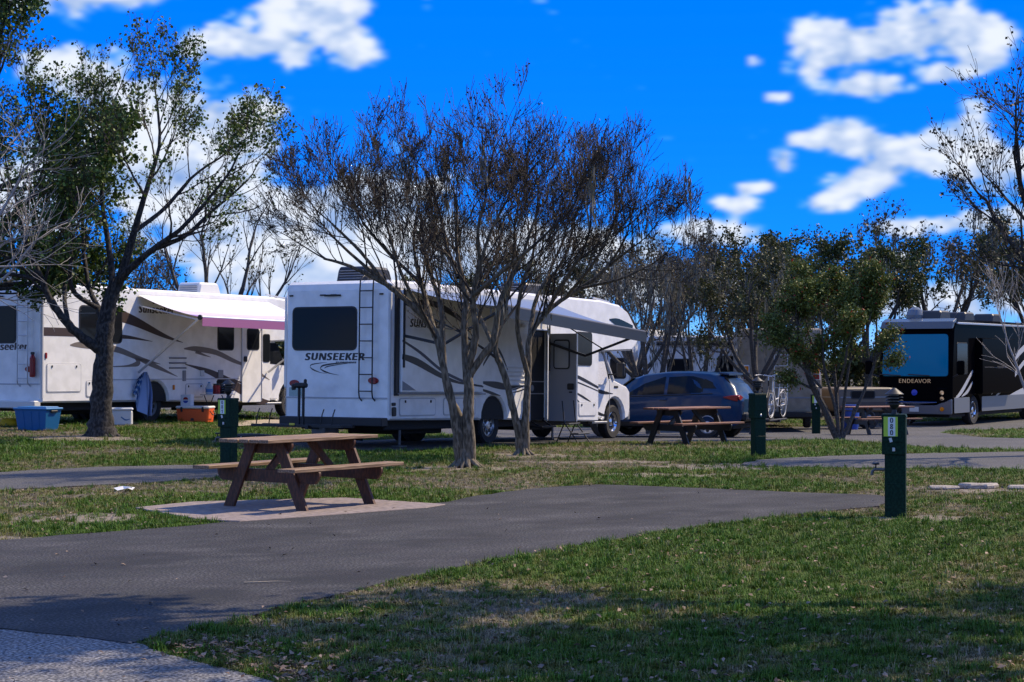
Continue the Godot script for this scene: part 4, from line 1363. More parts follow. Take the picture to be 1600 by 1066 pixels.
		part(sd, "handle", MB.new().lathe([Vector2(0.05, 0), Vector2(0.07, 0.01), Vector2(0.07, 0.02), Vector2(0, 0.02)], Vector3(5.5, 1.18, -0.05), WHEEL), M.alu)
		part(t, "door_frame", MB.new().box(Vector3(5.325, 1.45, 0.008), Vector3(0.035, 1.96, 0.03), 0.005).box(Vector3(6.075, 1.45, 0.008), Vector3(0.035, 1.96, 0.03), 0.005).box(Vector3(5.7, 2.435, 0.008), Vector3(0.78, 0.035, 0.03), 0.005), M.alu)
		var door := part(t, "door", MB.new().slab(rounded([Vector2(-0.72, 0.47), Vector2(-0.04, 0.47), Vector2(-0.04, 2.36), Vector2(-0.72, 2.36)], [0.04]), -0.025, 0.025, 0.006, Vector3(6.10, 0, 0), Basis(Vector3(0, 0, -1), Vector3(0, 1, 0), Vector3(-1, 0, 0))), mat(lin(0.34, 0.35, 0.38), 0.5), "grey inner face of the open entry door")
		var bd := Basis(Vector3(0, 0, 1), Vector3(0, 1, 0), Vector3(-1, 0, 0))
		var dw := pane(door, rect(0.2, 1.62, 0.54, 2.2, 0.05), 0.03, bd, Vector3(6.07, 0, 0), 0.012)
		dw.get_child(0).mesh = MB.new().slab(rect(0.2, 1.62, 0.54, 2.2, 0.05), 0.010, 0.016, 0.0, Vector3(6.07, 0, 0), bd).mesh(mat(lin(0.35, 0.38, 0.42), 0.25))
		part(door, "edge_trim", MB.new().box(Vector3(6.10, 1.42, 0.725), Vector3(0.06, 1.9, 0.02), 0.004), M.alu)
		part(door, "latch", MB.new().box(Vector3(6.055, 1.22, 0.60), Vector3(0.04, 0.13, 0.16), 0.015).box(Vector3(6.055, 1.10, 0.60), Vector3(0.03, 0.03, 0.08), 0.01), M.black)
		part(t, "entry_step", MB.new().box(Vector3(5.7, 0.36, 0.14), Vector3(0.64, 0.04, 0.30), 0.01).bar(Vector3(5.42, 0.5, -0.05), Vector3(5.42, 0.36, 0.2), 0.03, 0.03).bar(Vector3(5.98, 0.5, -0.05), Vector3(5.98, 0.36, 0.2), 0.03, 0.03), M.black)
		pane(t, rect(7.42, 1.72, 8.15, 2.42, 0.06), 0.03, Basis(), Vector3.ZERO, 0.014)
		part(t, "porch_light", MB.new().box(Vector3(5.0, 2.5, 0.02), Vector3(0.16, 0.08, 0.04), 0.015), M.offwhite)
	else:
		for q in [[[0.03, 2.13, 0.19, 0.6, 2.13, 0.19, 1.3, 2.12, 0.18], 0], [[2.6, 2.55, 0.28, 3.2, 2.4, 0.22, 4.2, 2.1, 0.10, 4.9, 1.95, 0.01], 0], [[2.6, 2.06, 0.10, 3.0, 2.04, 0.07, 3.75, 1.96, 0.008], 0], [[0.9, 1.84, 0.03, 1.3, 1.85, 0.14, 2.4, 1.77, 0.14, 3.3, 1.55, 0.10, 4.05, 1.42, 0.01], 1], [[3.2, 1.55, 0.04, 3.7, 1.42, 0.12, 4.7, 1.12, 0.01], 1], [[2.3, 1.36, 0.02, 2.9, 1.38, 0.05, 3.25, 1.46, 0.14, 3.05, 1.62, 0.02], 1], [[4.95, 1.80, 0.03, 5.4, 1.80, 0.13, 6.2, 1.72, 0.13, 7.0, 1.5, 0.10, 7.9, 1.3, 0.01], 1], [[5.4, 1.74, 0.10, 5.7, 1.66, 0.05, 6.0, 1.6, 0.01], 1], [[5.0, 1.42, 0.02, 6.0, 1.22, 0.14, 7.0, 0.88, 0.24, 8.0, 0.5, 0.2, 8.5, 0.46, 0.03], 0], [[6.6, 1.1, 0.02, 7.0, 1.02, 0.05, 7.5, 0.9, 0.01], 0], [[7.3, 1.4, 0.05, 7.7, 1.32, 0.14, 8.5, 1.02, 0.01], 1]]:
			decal(t, stroke(q[0]), M.brown if q[1] == 0 else M.taupe)
		pane(t, rect(1.22, 1.93, 2.62, 2.72, 0.09), 0.035, Basis(), Vector3.ZERO, 0.014)
		pane(t, rect(6.30, 1.80, 6.92, 2.40, 0.08), 0.03, Basis(), Vector3.ZERO, 0.014)
		pane(t, rect(8.22, 1.5, 8.48, 2.2, 0.05), 0.02, Basis(), Vector3.ZERO, 0.014)
		hatch(t, 0.13, 0.78, 1.26, 1.43)
		hatch(t, 1.42, 0.66, 2.1, 1.05)
		hatch(t, 5.0, 0.6, 5.7, 0.95)
		text(t, "Sunseeker", 0.17, M.brown, Vector3(3.9, 2.72, 0.0), Basis(), 0.15, 1.1)
		decal(t, stroke([3.75, 2.86, 0.01, 3.95, 2.93, 0.09, 4.15, 2.86, 0.01]), M.brown, Basis(), Vector3.ZERO, 0.0, "emblem")
		for k in 3:
			part(t, "vent_louvre", MB.new().box(Vector3(4.7, 1.33 + 0.12 * k, 0.01), Vector3(0.66, 0.04, 0.03), 0.01), M.grey)
		part(t, "marker_light", MB.new().box(Vector3(0.12, 1.60, 0.01), Vector3(0.06, 0.13, 0.03), 0.01), M.red)
		part(t, "marker_light", MB.new().box(Vector3(4.55, 0.86, 0.01), Vector3(0.07, 0.12, 0.03), 0.01), M.amber)
		part(t, "outlet_cover", MB.new().box(Vector3(4.95, 1.14, 0.01), Vector3(0.12, 0.26, 0.03), 0.01), M.grey)
		part(t, "outlet_cover", MB.new().box(Vector3(6.4, 1.18, 0.01), Vector3(0.2, 0.2, 0.03), 0.01), M.grey)
		part(t, "outlet_cover", MB.new().box(Vector3(5.65, 1.2, 0.01), Vector3(0.16, 0.14, 0.03), 0.01), M.offwhite)
		var door := part(t, "door", MB.new().slab(rect(7.27, 0.45, 8.12, 2.38, 0.06), 0.0, 0.022, 0.005), M.white)
		part(door, "edge_trim", MB.new().box(Vector3(7.27, 1.42, 0.018), Vector3(0.03, 1.9, 0.03), 0.005).box(Vector3(8.12, 1.42, 0.018), Vector3(0.03, 1.9, 0.03), 0.005), M.alu)
		pane(door, rect(7.5, 1.82, 7.98, 2.32, 0.06), 0.03, Basis(), Vector3(0, 0, 0.02), 0.012)
		part(door, "latch", MB.new().box(Vector3(7.4, 1.56, 0.04), Vector3(0.14, 0.14, 0.04), 0.02), M.black)
		part(t, "belt_moulding", MB.new().box(Vector3(4.6, 1.06, 0.004), Vector3(5.2, 0.025, 0.014), 0.004), M.trim)
	# cab
	var cab := [Vector2(8.5, 0.50), Vector2(9.05, 0.48)] + arch(9.7, 0.44, 0.52) + [Vector2(10.45, 0.5), Vector2(10.52, 0.72), Vector2(10.5, 1.12), Vector2(10.38, 1.22), Vector2(9.52, 1.42), Vector2(8.98, 2.06), Vector2(8.5, 2.06)]
	part(t, "cab", MB.new().slab(PackedVector2Array(cab), -W + 0.17, -0.17, 0.05), M.white)
	part(t, "cab_floor", MB.new().box(Vector3(9.7, 0.7, -W / 2), Vector3(1.03, 0.5, W - 0.6)), M.chassis)
	part(t, "running_board", MB.new().box(Vector3(8.8, 0.40, -0.15), Vector3(0.75, 0.05, 0.12), 0.01), M.alu)
	part(t, "windscreen", MB.new().slab(pv([9.5, 1.44, 9.54, 1.46, 9.0, 2.08, 8.96, 2.06]), -W + 0.3, -0.3), M.glass)
	pane(t, pv([8.72, 1.46, 9.40, 1.42, 9.02, 1.98, 8.72, 1.98]), 0.015, Basis(), Vector3(0, 0, -0.17), 0.008, "cab_window")
	part(t, "door_seam", MB.new().box(Vector3(9.42, 0.98, -0.168), Vector3(0.012, 0.8, 0.006)), M.grey)
	part(t, "side_vent", MB.new().box(Vector3(9.75, 1.22, -0.165), Vector3(0.2, 0.05, 0.02), 0.008), M.black)
	part(t, "bumper", MB.new().box(Vector3(10.5, 0.55, -W / 2), Vector3(0.16, 0.24, W - 0.4), 0.03), M.grey)
	part(t, "grille", MB.new().box(Vector3(10.52, 0.92, -W / 2), Vector3(0.04, 0.3, 1.2), 0.01), M.charcoal)
	if dark:
		for q in [[8.56, 1.2, 0.05, 9.0, 1.1, 0.09, 9.6, 1.06, 0.01], [8.56, 0.68, 0.05, 8.9, 0.6, 0.07, 9.15, 0.56, 0.05]]:
			decal(t, stroke(q), M.charcoal, Basis(), Vector3(0, 0, -0.17))
		# white sun cover drawn over the windscreen and wrapped round the pillar
		var cv := MB.new()
		cv.slab(pv([9.60, 1.36, 9.63, 1.38, 9.05, 2.10, 9.0, 2.08]), -W + 0.2, -0.14, 0.01)
		cv.slab(pv([8.6, 1.30, 8.95, 1.26, 9.3, 1.36, 9.22, 1.55, 9.0, 1.95, 8.85, 2.05, 8.6, 2.05]), -0.155, -0.135, 0.006)
		part(t, "windscreen_cover", cv, mottled(lin(0.62, 0.62, 0.62), lin(0.75, 0.75, 0.76), 0.02, 2.0, 0.8, 4.0))
	part(t, "cabover_window", MB.new().slab(stroke([9.05, 2.78, 0.02, 9.5, 2.72, 0.18, 10.25, 2.58, 0.20]), 0.0, 0.01), M.glass)
	var mr := part(t, "mirror", MB.new().box(Vector3(9.42, 1.62, 0.12), Vector3(0.09, 0.34, 0.2), 0.03), M.black if dark else M.white)
	part(mr, "mirror_arm", MB.new().tube([Vector3(9.35, 1.5, -0.18), Vector3(9.42, 1.52, 0.1)], [0.018], 6), M.black)
	# wheels
	for z in [-0.22, -0.49, -W + 0.22, -W + 0.49]:
		wheel(t, Vector3(3.86, 0.41, z), 0.39, 0.22, M.alu if dark else M.grey, 1.0 if z > -1.2 else -1.0)
	for z in [-0.32, -W + 0.32]:
		wheel(t, Vector3(9.7, 0.40, z), 0.39, 0.24, M.chrome if dark else M.grey, 1.0 if z > -1.2 else -1.0)
	# stabiliser jacks
	for x in [0.8, 6.9]:
		part(t, "jack", MB.new().tube([Vector3(x, 0.5, -0.3), Vector3(x, 0.06, -0.3)], [0.03], 6).box(Vector3(x, 0.05, -0.3), Vector3(0.22, 0.03, 0.22), 0.005), M.steel)
	return t

# patio awning: cloth from the roof edge down to a roller, on two folding arms
func awning(rv: Node3D, label: String, x0: float, x1: float, y_top: float, reach: float, ya: float, yb: float, cloth: Material, edge: Material, tube_mat: Material, straight: bool) -> void:
	var t := thing("awning", label, "awning")
	t.transform = rv.transform
	var c := MB.new()
	var P := func(u: float, w: float) -> Vector3:
		var x := lerpf(x0, x1, u)
		var drop := lerpf(ya, yb, u)
		return Vector3(x, lerpf(y_top, drop, w) - 0.10 * sin(w * PI) * (0.6 + 0.4 * sin(u * PI)), lerpf(0.02, reach, w))
	var N := 12
	for i in N:
		for j in N:
			var a: Vector3 = P.call(float(i) / N, float(j) / N)
			var b: Vector3 = P.call(float(i + 1) / N, float(j) / N)
			var d: Vector3 = P.call(float(i) / N, float(j + 1) / N)
			var e: Vector3 = P.call(float(i + 1) / N, float(j + 1) / N)
			var n1 := (d - a).cross(b - a).normalized()
			c.quad(a, b, e, d, n1)
			c.quad(a - n1 * 0.004, b - n1 * 0.004, e - n1 * 0.004, d - n1 * 0.004, -n1)
	# uv runs down the slope
	for k in c.v.size():
		c.uv[k] = Vector2((c.v[k].x - x0) / (x1 - x0), clampf(c.v[k].z / reach, 0.0, 1.0))
	part(t, "canopy", c, cloth)
	var r0 := Vector3(x0 - 0.05, ya, reach)
	var r1 := Vector3(x1 + 0.05, yb, reach)
	part(t, "roller", MB.new().tube([r0, r1], [0.05], 10), tube_mat)
	for p in [r0, r1]:
		var q: Vector3 = (r1 - r0).normalized() * (0.04 if p == r1 else -0.04)
		part(t, "end_cap", MB.new().tube([p, p + q], [0.062], 10), M.black)
	var v := MB.new()
	var cuts := 18
	for k in cuts:
		var a := r0.lerp(r1, float(k) / cuts)
		var b := r0.lerp(r1, float(k + 1) / cuts)
		var h := 0.20
		v.quad(a + Vector3(0, 0, 0.05), b + Vector3(0, 0, 0.05), b + Vector3(0, -h, 0.05), a + Vector3(0, -h, 0.05), Vector3(0, 0, 1))
		v.quad(a + Vector3(0, 0, 0.045), b + Vector3(0, 0, 0.045), b + Vector3(0, -h, 0.045), a + Vector3(0, -h, 0.045), Vector3(0, 0, -1))
	part(t, "valance", v, edge)
	for p in [r0, r1]:
		var x: float = p.x + (0.06 if p == r0 else -0.06)
		if straight:
			part(t, "arm", MB.new().bar(Vector3(x, 1.22, 0.03), p, 0.035, 0.05), M.alu)
			part(t, "brace", MB.new().bar(Vector3(x, y_top - 0.25, 0.03), p + Vector3(0, -0.05, -0.1), 0.025, 0.03), M.alu)
		else:
			var elbow := Vector3(x, lerpf(2.05, p.y, 0.35) - 0.28, reach * 0.42)
			part(t, "arm", MB.new().bar(Vector3(x, 2.15, 0.12), elbow, 0.04, 0.055).bar(elbow, p, 0.035, 0.05), M.black)
			part(t, "brace", MB.new().bar(Vector3(x, 2.75, 0.12), elbow.lerp(p, 0.3), 0.02, 0.025), M.black)
			part(t, "wall_rail", MB.new().box(Vector3(x, 2.3, 0.115), Vector3(0.05, 1.5, 0.02), 0.004), M.black)

# a lofted car body: stations of [x, bottom, sill half width, waist y, waist half width, belt y, belt half width, roof y, roof half width]
func loft_point(s: Array, k: int) -> Vector3:
	match absi(k):
		0: return Vector3(s[0], s[7] + 0.012, 0)
		1: return Vector3(s[0], s[7], signf(k) * maxf(s[8] - 0.13, 0.02))
		2: return Vector3(s[0], s[7] - 0.055, signf(k) * s[8])
		3: return Vector3(s[0], s[5], signf(k) * s[6])
		4: return Vector3(s[0], s[5] - 0.05, signf(k) * (s[6] + 0.015))
		5: return Vector3(s[0], s[3], signf(k) * s[4])
		6: return Vector3(s[0], s[1] + 0.12, signf(k) * (s[2] + 0.03))
		7: return Vector3(s[0], s[1], signf(k) * s[2])
	return Vector3.ZERO

func car() -> void:
	var paint := mat(lin(0.006, 0.034, 0.095), 0.3, 0.0, 0.3)
	paint.clearcoat_enabled = true
	paint.clearcoat = 0.3
	paint.clearcoat_roughness = 0.04
	var S := [
		[0.00, 0.52, 0.66, 0.72, 0.70, 0.90, 0.66, 0.94, 0.62],
		[0.06, 0.36, 0.76, 0.72, 0.82, 0.98, 0.79, 1.03, 0.72],
		[0.22, 0.30, 0.80, 0.74, 0.87, 1.05, 0.83, 1.28, 0.66],
		[0.50, 0.28, 0.82, 0.76, 0.885, 1.08, 0.83, 1.52, 0.60],
		[0.85, 0.27, 0.83, 0.76, 0.885, 1.07, 0.83, 1.585, 0.59],
		[1.40, 0.26, 0.83, 0.74, 0.875, 1.05, 0.83, 1.61, 0.60],
		[1.95, 0.26, 0.83, 0.72, 0.87, 1.03, 0.82, 1.60, 0.60],
		[2.50, 0.26, 0.83, 0.72, 0.87, 1.01, 0.81, 1.54, 0.59],
		[2.80, 0.26, 0.83, 0.72, 0.87, 1.00, 0.80, 1.44, 0.59],
		[3.30, 0.27, 0.83, 0.72, 0.875, 0.97, 0.78, 1.08, 0.66],
		[3.70, 0.28, 0.82, 0.70, 0.87, 0.92, 0.76, 0.98, 0.66],
		[4.10, 0.30, 0.78, 0.66, 0.83, 0.82, 0.72, 0.88, 0.60],
		[4.30, 0.38, 0.66, 0.6, 0.70, 0.72, 0.62, 0.76, 0.50],
	]
	var t := thing("blue_car", "dark blue crossover car parked behind the black framed picnic table", "car", on(5.8, -43.6), 180.0 - 24.0)
	var b := MB.new()
	var order := [-7, -6, -5, -4, -3, -2, -1, 0, 1, 2, 3, 4, 5, 6, 7]
	# smooth normals from a grid
	var G := []
	for s in S:
		var row := []
		for k in order:
			row.append(loft_point(s, k))
		G.append(row)
	var NN := []
	for i in S.size():
		var row := []
		for k in order.size():
			var du: Vector3 = G[mini(i + 1, S.size() - 1)][k] - G[maxi(i - 1, 0)][k]
			var dv: Vector3 = G[i][mini(k + 1, order.size() - 1)] - G[i][maxi(k - 1, 0)]
			var nn := dv.cross(du).normalized()
			if nn.dot(G[i][k] - Vector3(G[i][k].x, 0.7, 0)) < 0.0:
				nn = -nn
			row.append(nn)
		NN.append(row)
	for i in S.size() - 1:
		for k in order.size() - 1:
			b.tri(G[i][k], G[i + 1][k], G[i + 1][k + 1], NN[i][k], NN[i + 1][k], NN[i + 1][k + 1])
			b.tri(G[i][k], G[i + 1][k + 1], G[i][k + 1], NN[i][k], NN[i + 1][k + 1], NN[i][k + 1])
	for e in [0, S.size() - 1]:
		for k in range(0, order.size() - 1):
			b.tri(G[e][k], G[e][k + 1], Vector3(S[e][0], 0.7, 0), Vector3(-1 if e == 0 else 1, 0, 0))
	part(t, "body", b, paint)
	part(t, "underbody", MB.new().box(Vector3(2.15, 0.30, 0), Vector3(3.9, 0.14, 1.5), 0.02), M.chassis)
	# glass laid on the sides of the cabin
	var on_side := func(x: float, w: float, sg: float) -> Vector3:
		for i in S.size() - 1:
			if x <= S[i + 1][0]:
				var f: float = (x - S[i][0]) / (S[i + 1][0] - S[i][0])
				var lo := loft_point(S[i], 3 * int(sg)).lerp(loft_point(S[i + 1], 3 * int(sg)), f)
				var hi := loft_point(S[i], 2 * int(sg)).lerp(loft_point(S[i + 1], 2 * int(sg)), f)
				return lo.lerp(hi, w) + Vector3(0, 0, 0.006 * sg)
		return Vector3.ZERO
	for sg in [-1.0, 1.0]:
		for w in [["quarter_window", [0.62, 0.95, 0.30, 0.55], [0.95, 1.02, 0.12, 0.75]], ["rear_side_window", [1.0, 1.25, 0.08, 0.80], [1.25, 1.86, 0.05, 0.90]], ["front_side_window", [1.94, 2.5, 0.05, 0.90], [2.5, 3.02, 0.06, 0.62]]]:
			var gb := MB.new()
			for q in [w[1], w[2]]:
				var h0: float = q[3]
				var x0: float = q[0]
				var x1: float = q[1]
				var nexth: float = w[2][3] if q == w[1] else (0.86 if w[0] != "front_side_window" else 0.12)
				if w[0] == "quarter_window":
					nexth = 0.8
				for k in 4:
					var xa := lerpf(x0, x1, k / 4.0)
					var xb := lerpf(x0, x1, (k + 1) / 4.0)
					var ha := lerpf(h0, nexth, k / 4.0)
					var hb := lerpf(h0, nexth, (k + 1) / 4.0)
					gb.face(on_side.call(xa, q[2], sg), on_side.call(xb, q[2], sg), on_side.call(xb, hb, sg), on_side.call(xa, ha, sg), Vector3(2, 0.8, 0))
			part(t, w[0], gb, M.glass)
		part(t, "window_trim", MB.new().tube([on_side.call(0.7, 0.02, sg), on_side.call(1.4, 0.0, sg), on_side.call(2.4, 0.0, sg), on_side.call(3.1, 0.02, sg)], [0.012], 6), M.black)
		part(t, "door_handle", MB.new().box(Vector3(1.95, 0.93, sg * 0.86), Vector3(0.2, 0.035, 0.04), 0.012), paint)
		part(t, "sill_cladding", MB.new().box(Vector3(2.1, 0.33, sg * 0.845), Vector3(1.9, 0.14, 0.05), 0.02), M.black)
		part(t, "mirror", MB.new().box(Vector3(2.95, 1.06, sg * 0.95), Vector3(0.12, 0.14, 0.2), 0.04), paint)
		for x in [0.82, 3.45]:
			part(t, "wheel_arch", MB.new().lathe([Vector2(0.30, -0.05), Vector2(0.385, -0.05), Vector2(0.40, 0.02), Vector2(0.36, 0.03), Vector2(0.30, 0.0)], Vector3(x, 0.36, sg * 0.86), Basis(Vector3(1, 0, 0), Vector3(0, 0, sg), Vector3(0, -sg, 0)), 24), M.black)
			wheel(t, Vector3(x, 0.335, sg * 0.80), 0.335, 0.21, M.alu, sg, 0.66)
		var tlp := MB.new()
		tlp.slab(stroke([-sg * 0.86, 0.99, 0.05, -sg * 0.74, 0.99, 0.13, -sg * 0.46, 0.95, 0.07]), -0.14, 0.005, 0.01, Vector3(0.035, 0, 0), Basis(Vector3(0, 0, -1), Vector3(0, 1, 0), Vector3(-1, 0, 0)))
		part(t, "tail_light", tlp, M.red)
		part(t, "tail_light_wrap", MB.new().slab(stroke([0.06, 0.97, 0.14, 0.2, 0.985, 0.12, 0.42, 1.0, 0.02]), -0.03, 0.02, 0.008, Vector3(0, 0, sg * 0.845), Basis(Vector3(1, 0, 0), Vector3(0, 1, 0), Vector3(0, 0, 1))), M.red)
	var rg := MB.new()
	rg.slab(pv([0.10, 1.06, 0.125, 1.05, 0.47, 1.475, 0.44, 1.485]), -0.60, 0.60, 0.0)
	part(t, "rear_window", rg, M.glass)
	part(t, "spoiler", MB.new().slab(pv([0.36, 1.52, 0.62, 1.56, 0.62, 1.60, 0.36, 1.565]), -0.58, 0.58, 0.01), paint)
	part(t, "windscreen", MB.new().slab(pv([3.30, 1.10, 3.32, 1.12, 2.82, 1.46, 2.80, 1.44]), -0.58, 0.58), M.glass)
	part(t, "bumper", MB.new().box(Vector3(-0.01, 0.52, 0), Vector3(0.14, 0.22, 1.35), 0.05), M.black)
	part(t, "licence_plate", MB.new().box(Vector3(-0.012, 0.80, 0), Vector3(0.02, 0.13, 0.3), 0.004), M.offwhite)
	part(t, "antenna", MB.new().slab(pv([0.75, 1.58, 0.95, 1.6, 0.78, 1.66]), -0.015, 0.015), M.black)
	# hitch rack with two bicycles, behind the car
	var base := t.transform
	var rk := thing("bicycle_rack", "black hitch rack carrying bicycles at the back of the blue car", "bike rack")
	rk.transform = base
	part(rk, "beam", MB.new().bar(Vector3(0.1, 0.42, 0), Vector3(-0.75, 0.42, 0), 0.06, 0.06), M.black)
	part(rk, "mast", MB.new().bar(Vector3(-0.12, 0.42, 0), Vector3(-0.12, 1.15, 0), 0.05, 0.05, Vector3.RIGHT), M.black)
	for x in [-0.34, -0.66]:
		part(rk, "wheel_tray", MB.new().box(Vector3(x, 0.45, 0), Vector3(0.09, 0.04, 1.5), 0.01), M.black)
	bicycle(base * Transform3D(Basis(Vector3.UP, PI / 2), Vector3(-0.66, 0.47, 0.0)), M.offwhite, "cream step-through bicycle with rear carrier on the blue car's rack")
	bicycle(base * Transform3D(Basis(Vector3.UP, -PI / 2), Vector3(-0.34, 0.47, 0.05)), M.charcoal, "dark bicycle on the rack, between the cream bicycle and the blue car")

func bicycle(at: Transform3D, paint: Material, label: String) -> void:
	var t := thing("bicycle", label, "bicycle", Vector3.ZERO, 0.0, "bicycles on the car rack")
	t.transform = at
	var r := 0.34
	for x in [-0.54, 0.54]:
		var n := Node3D.new()
		n.name = "wheel"
		t.add_child(n, true)
		n.position = Vector3(x, r, 0)
		var pts := []
		for k in 33:
			pts.append(Vector3(cos(TAU * k / 32.0), sin(TAU * k / 32.0), 0) * (r - 0.02))
		part(n, "tyre", MB.new().tube(pts, [0.02], 6, false), M.rubber)
		var q := []
		for k in 33:
			q.append(Vector3(cos(TAU * k / 32.0), sin(TAU * k / 32.0), 0) * (r - 0.047))
		part(n, "rim", MB.new().tube(q, [0.011], 5, false), M.offwhite)
		var sp := MB.new()
		for k in 20:
			var a := TAU * k / 20.0
			sp.tube([Vector3.ZERO, Vector3(cos(a), sin(a), 0) * (r - 0.05)], [0.0022], 3, false)
		sp.lathe([Vector2(0.025, -0.04), Vector2(0.025, 0.04)], Vector3.ZERO, WHEEL, 8)
		part(n, "spokes", sp, M.alu)
	var bb := Vector3(-0.06, 0.30, 0)
	var seat := Vector3(-0.24, 0.82, 0)
	var head := Vector3(0.36, 0.86, 0)
	var f := MB.new()
	f.tube([Vector3(-0.54, r, 0.05), bb + Vector3(0, 0, 0.03)], [0.011], 6).tube([Vector3(-0.54, r, -0.05), bb - Vector3(0, 0, 0.03)], [0.011], 6)
	f.tube([Vector3(-0.54, r, 0.05), seat.lerp(bb, 0.35)], [0.009], 6).tube([Vector3(-0.54, r, -0.05), seat.lerp(bb, 0.35)], [0.009], 6)
	f.tube([bb, seat], [0.017], 8).tube([bb, bb + Vector3(0.12, 0.05, 0), head - Vector3(0, 0.17, 0)], [0.021], 8).tube([seat.lerp(bb, 0.62), bb + Vector3(0.2, 0.17, 0), head - Vector3(0, 0.08, 0)], [0.016], 8)
	part(t, "frame", f, paint)
	part(t, "fork", MB.new().tube([head + Vector3(-0.02, 0.06, 0), head - Vector3(-0.03, 0.2, 0), Vector3(0.50, 0.45, 0.05), Vector3(0.54, r, 0.05)], [0.017, 0.017, 0.012, 0.01], 6).tube([head - Vector3(-0.03, 0.2, 0), Vector3(0.50, 0.45, -0.05), Vector3(0.54, r, -0.05)], [0.014, 0.012, 0.01], 6), paint)
	part(t, "handlebar", MB.new().tube([head + Vector3(-0.02, 0.05, 0), head + Vector3(0.0, 0.16, 0)], [0.013], 6).tube([head + Vector3(-0.2, 0.18, 0.30), head + Vector3(-0.02, 0.2, 0.22), head + Vector3(0.03, 0.16, 0.0), head + Vector3(-0.02, 0.2, -0.22), head + Vector3(-0.2, 0.18, -0.30)], [0.012], 6), M.alu)
	part(t, "grip", MB.new().tube([head + Vector3(-0.2, 0.18, 0.30), head + Vector3(-0.1, 0.19, 0.27)], [0.018], 6).tube([head + Vector3(-0.2, 0.18, -0.30), head + Vector3(-0.1, 0.19, -0.27)], [0.018], 6), M.black)
	part(t, "saddle", MB.new().slab(pv([-0.40, -0.09, -0.30, -0.1, -0.1, -0.02, -0.1, 0.02, -0.30, 0.1, -0.40, 0.09]), 0.0, 0.06, 0.015, seat + Vector3(0.2, 0.04, 0), Basis(Vector3.RIGHT, Vector3(0, 0, -1), Vector3.UP)), M.black)
	part(t, "seat_post", MB.new().tube([seat - Vector3(0, 0.05, 0), seat + Vector3(-0.01, 0.06, 0)], [0.013], 6), M.alu)
	var rk := MB.new()
	for z in [-0.06, 0.06]:
		rk.tube([Vector3(-0.54, r + 0.02, z), Vector3(-0.72, 0.70, z), Vector3(-0.36, 0.70, z)], [0.006], 5).tube([Vector3(-0.54, r + 0.02, z), Vector3(-0.5, 0.70, z)], [0.005], 5)
	for x in [-0.7, -0.58, -0.46, -0.36]:
		rk.tube([Vector3(x, 0.70, -0.06), Vector3(x, 0.70, 0.06)], [0.005], 5)
	part(t, "rear_carrier", rk, paint)
	var cr := MB.new()
	cr.lathe([Vector2(0.09, -0.005), Vector2(0.09, 0.005), Vector2(0, 0.005)], bb + Vector3(0, 0, 0.06), WHEEL, 16).tube([bb + Vector3(0, 0, 0.07), bb + Vector3(0.1, -0.12, 0.07)], [0.01], 5).tube([bb + Vector3(0, 0, -0.07), bb + Vector3(-0.1, 0.12, -0.07)], [0.01], 5).box(bb + Vector3(0.1, -0.12, 0.12), Vector3(0.09, 0.02, 0.08), 0.005).box(bb + Vector3(-0.1, 0.12, -0.12), Vector3(0.09, 0.02, 0.08), 0.005)
	part(t, "crank", cr, M.steel)
	part(t, "mudguard", MB.new().tube([Vector3(-0.9, 0.42, 0), Vector3(-0.78, 0.60, 0), Vector3(-0.54, 0.70, 0), Vector3(-0.30, 0.6, 0)], [0.018], 5), paint)

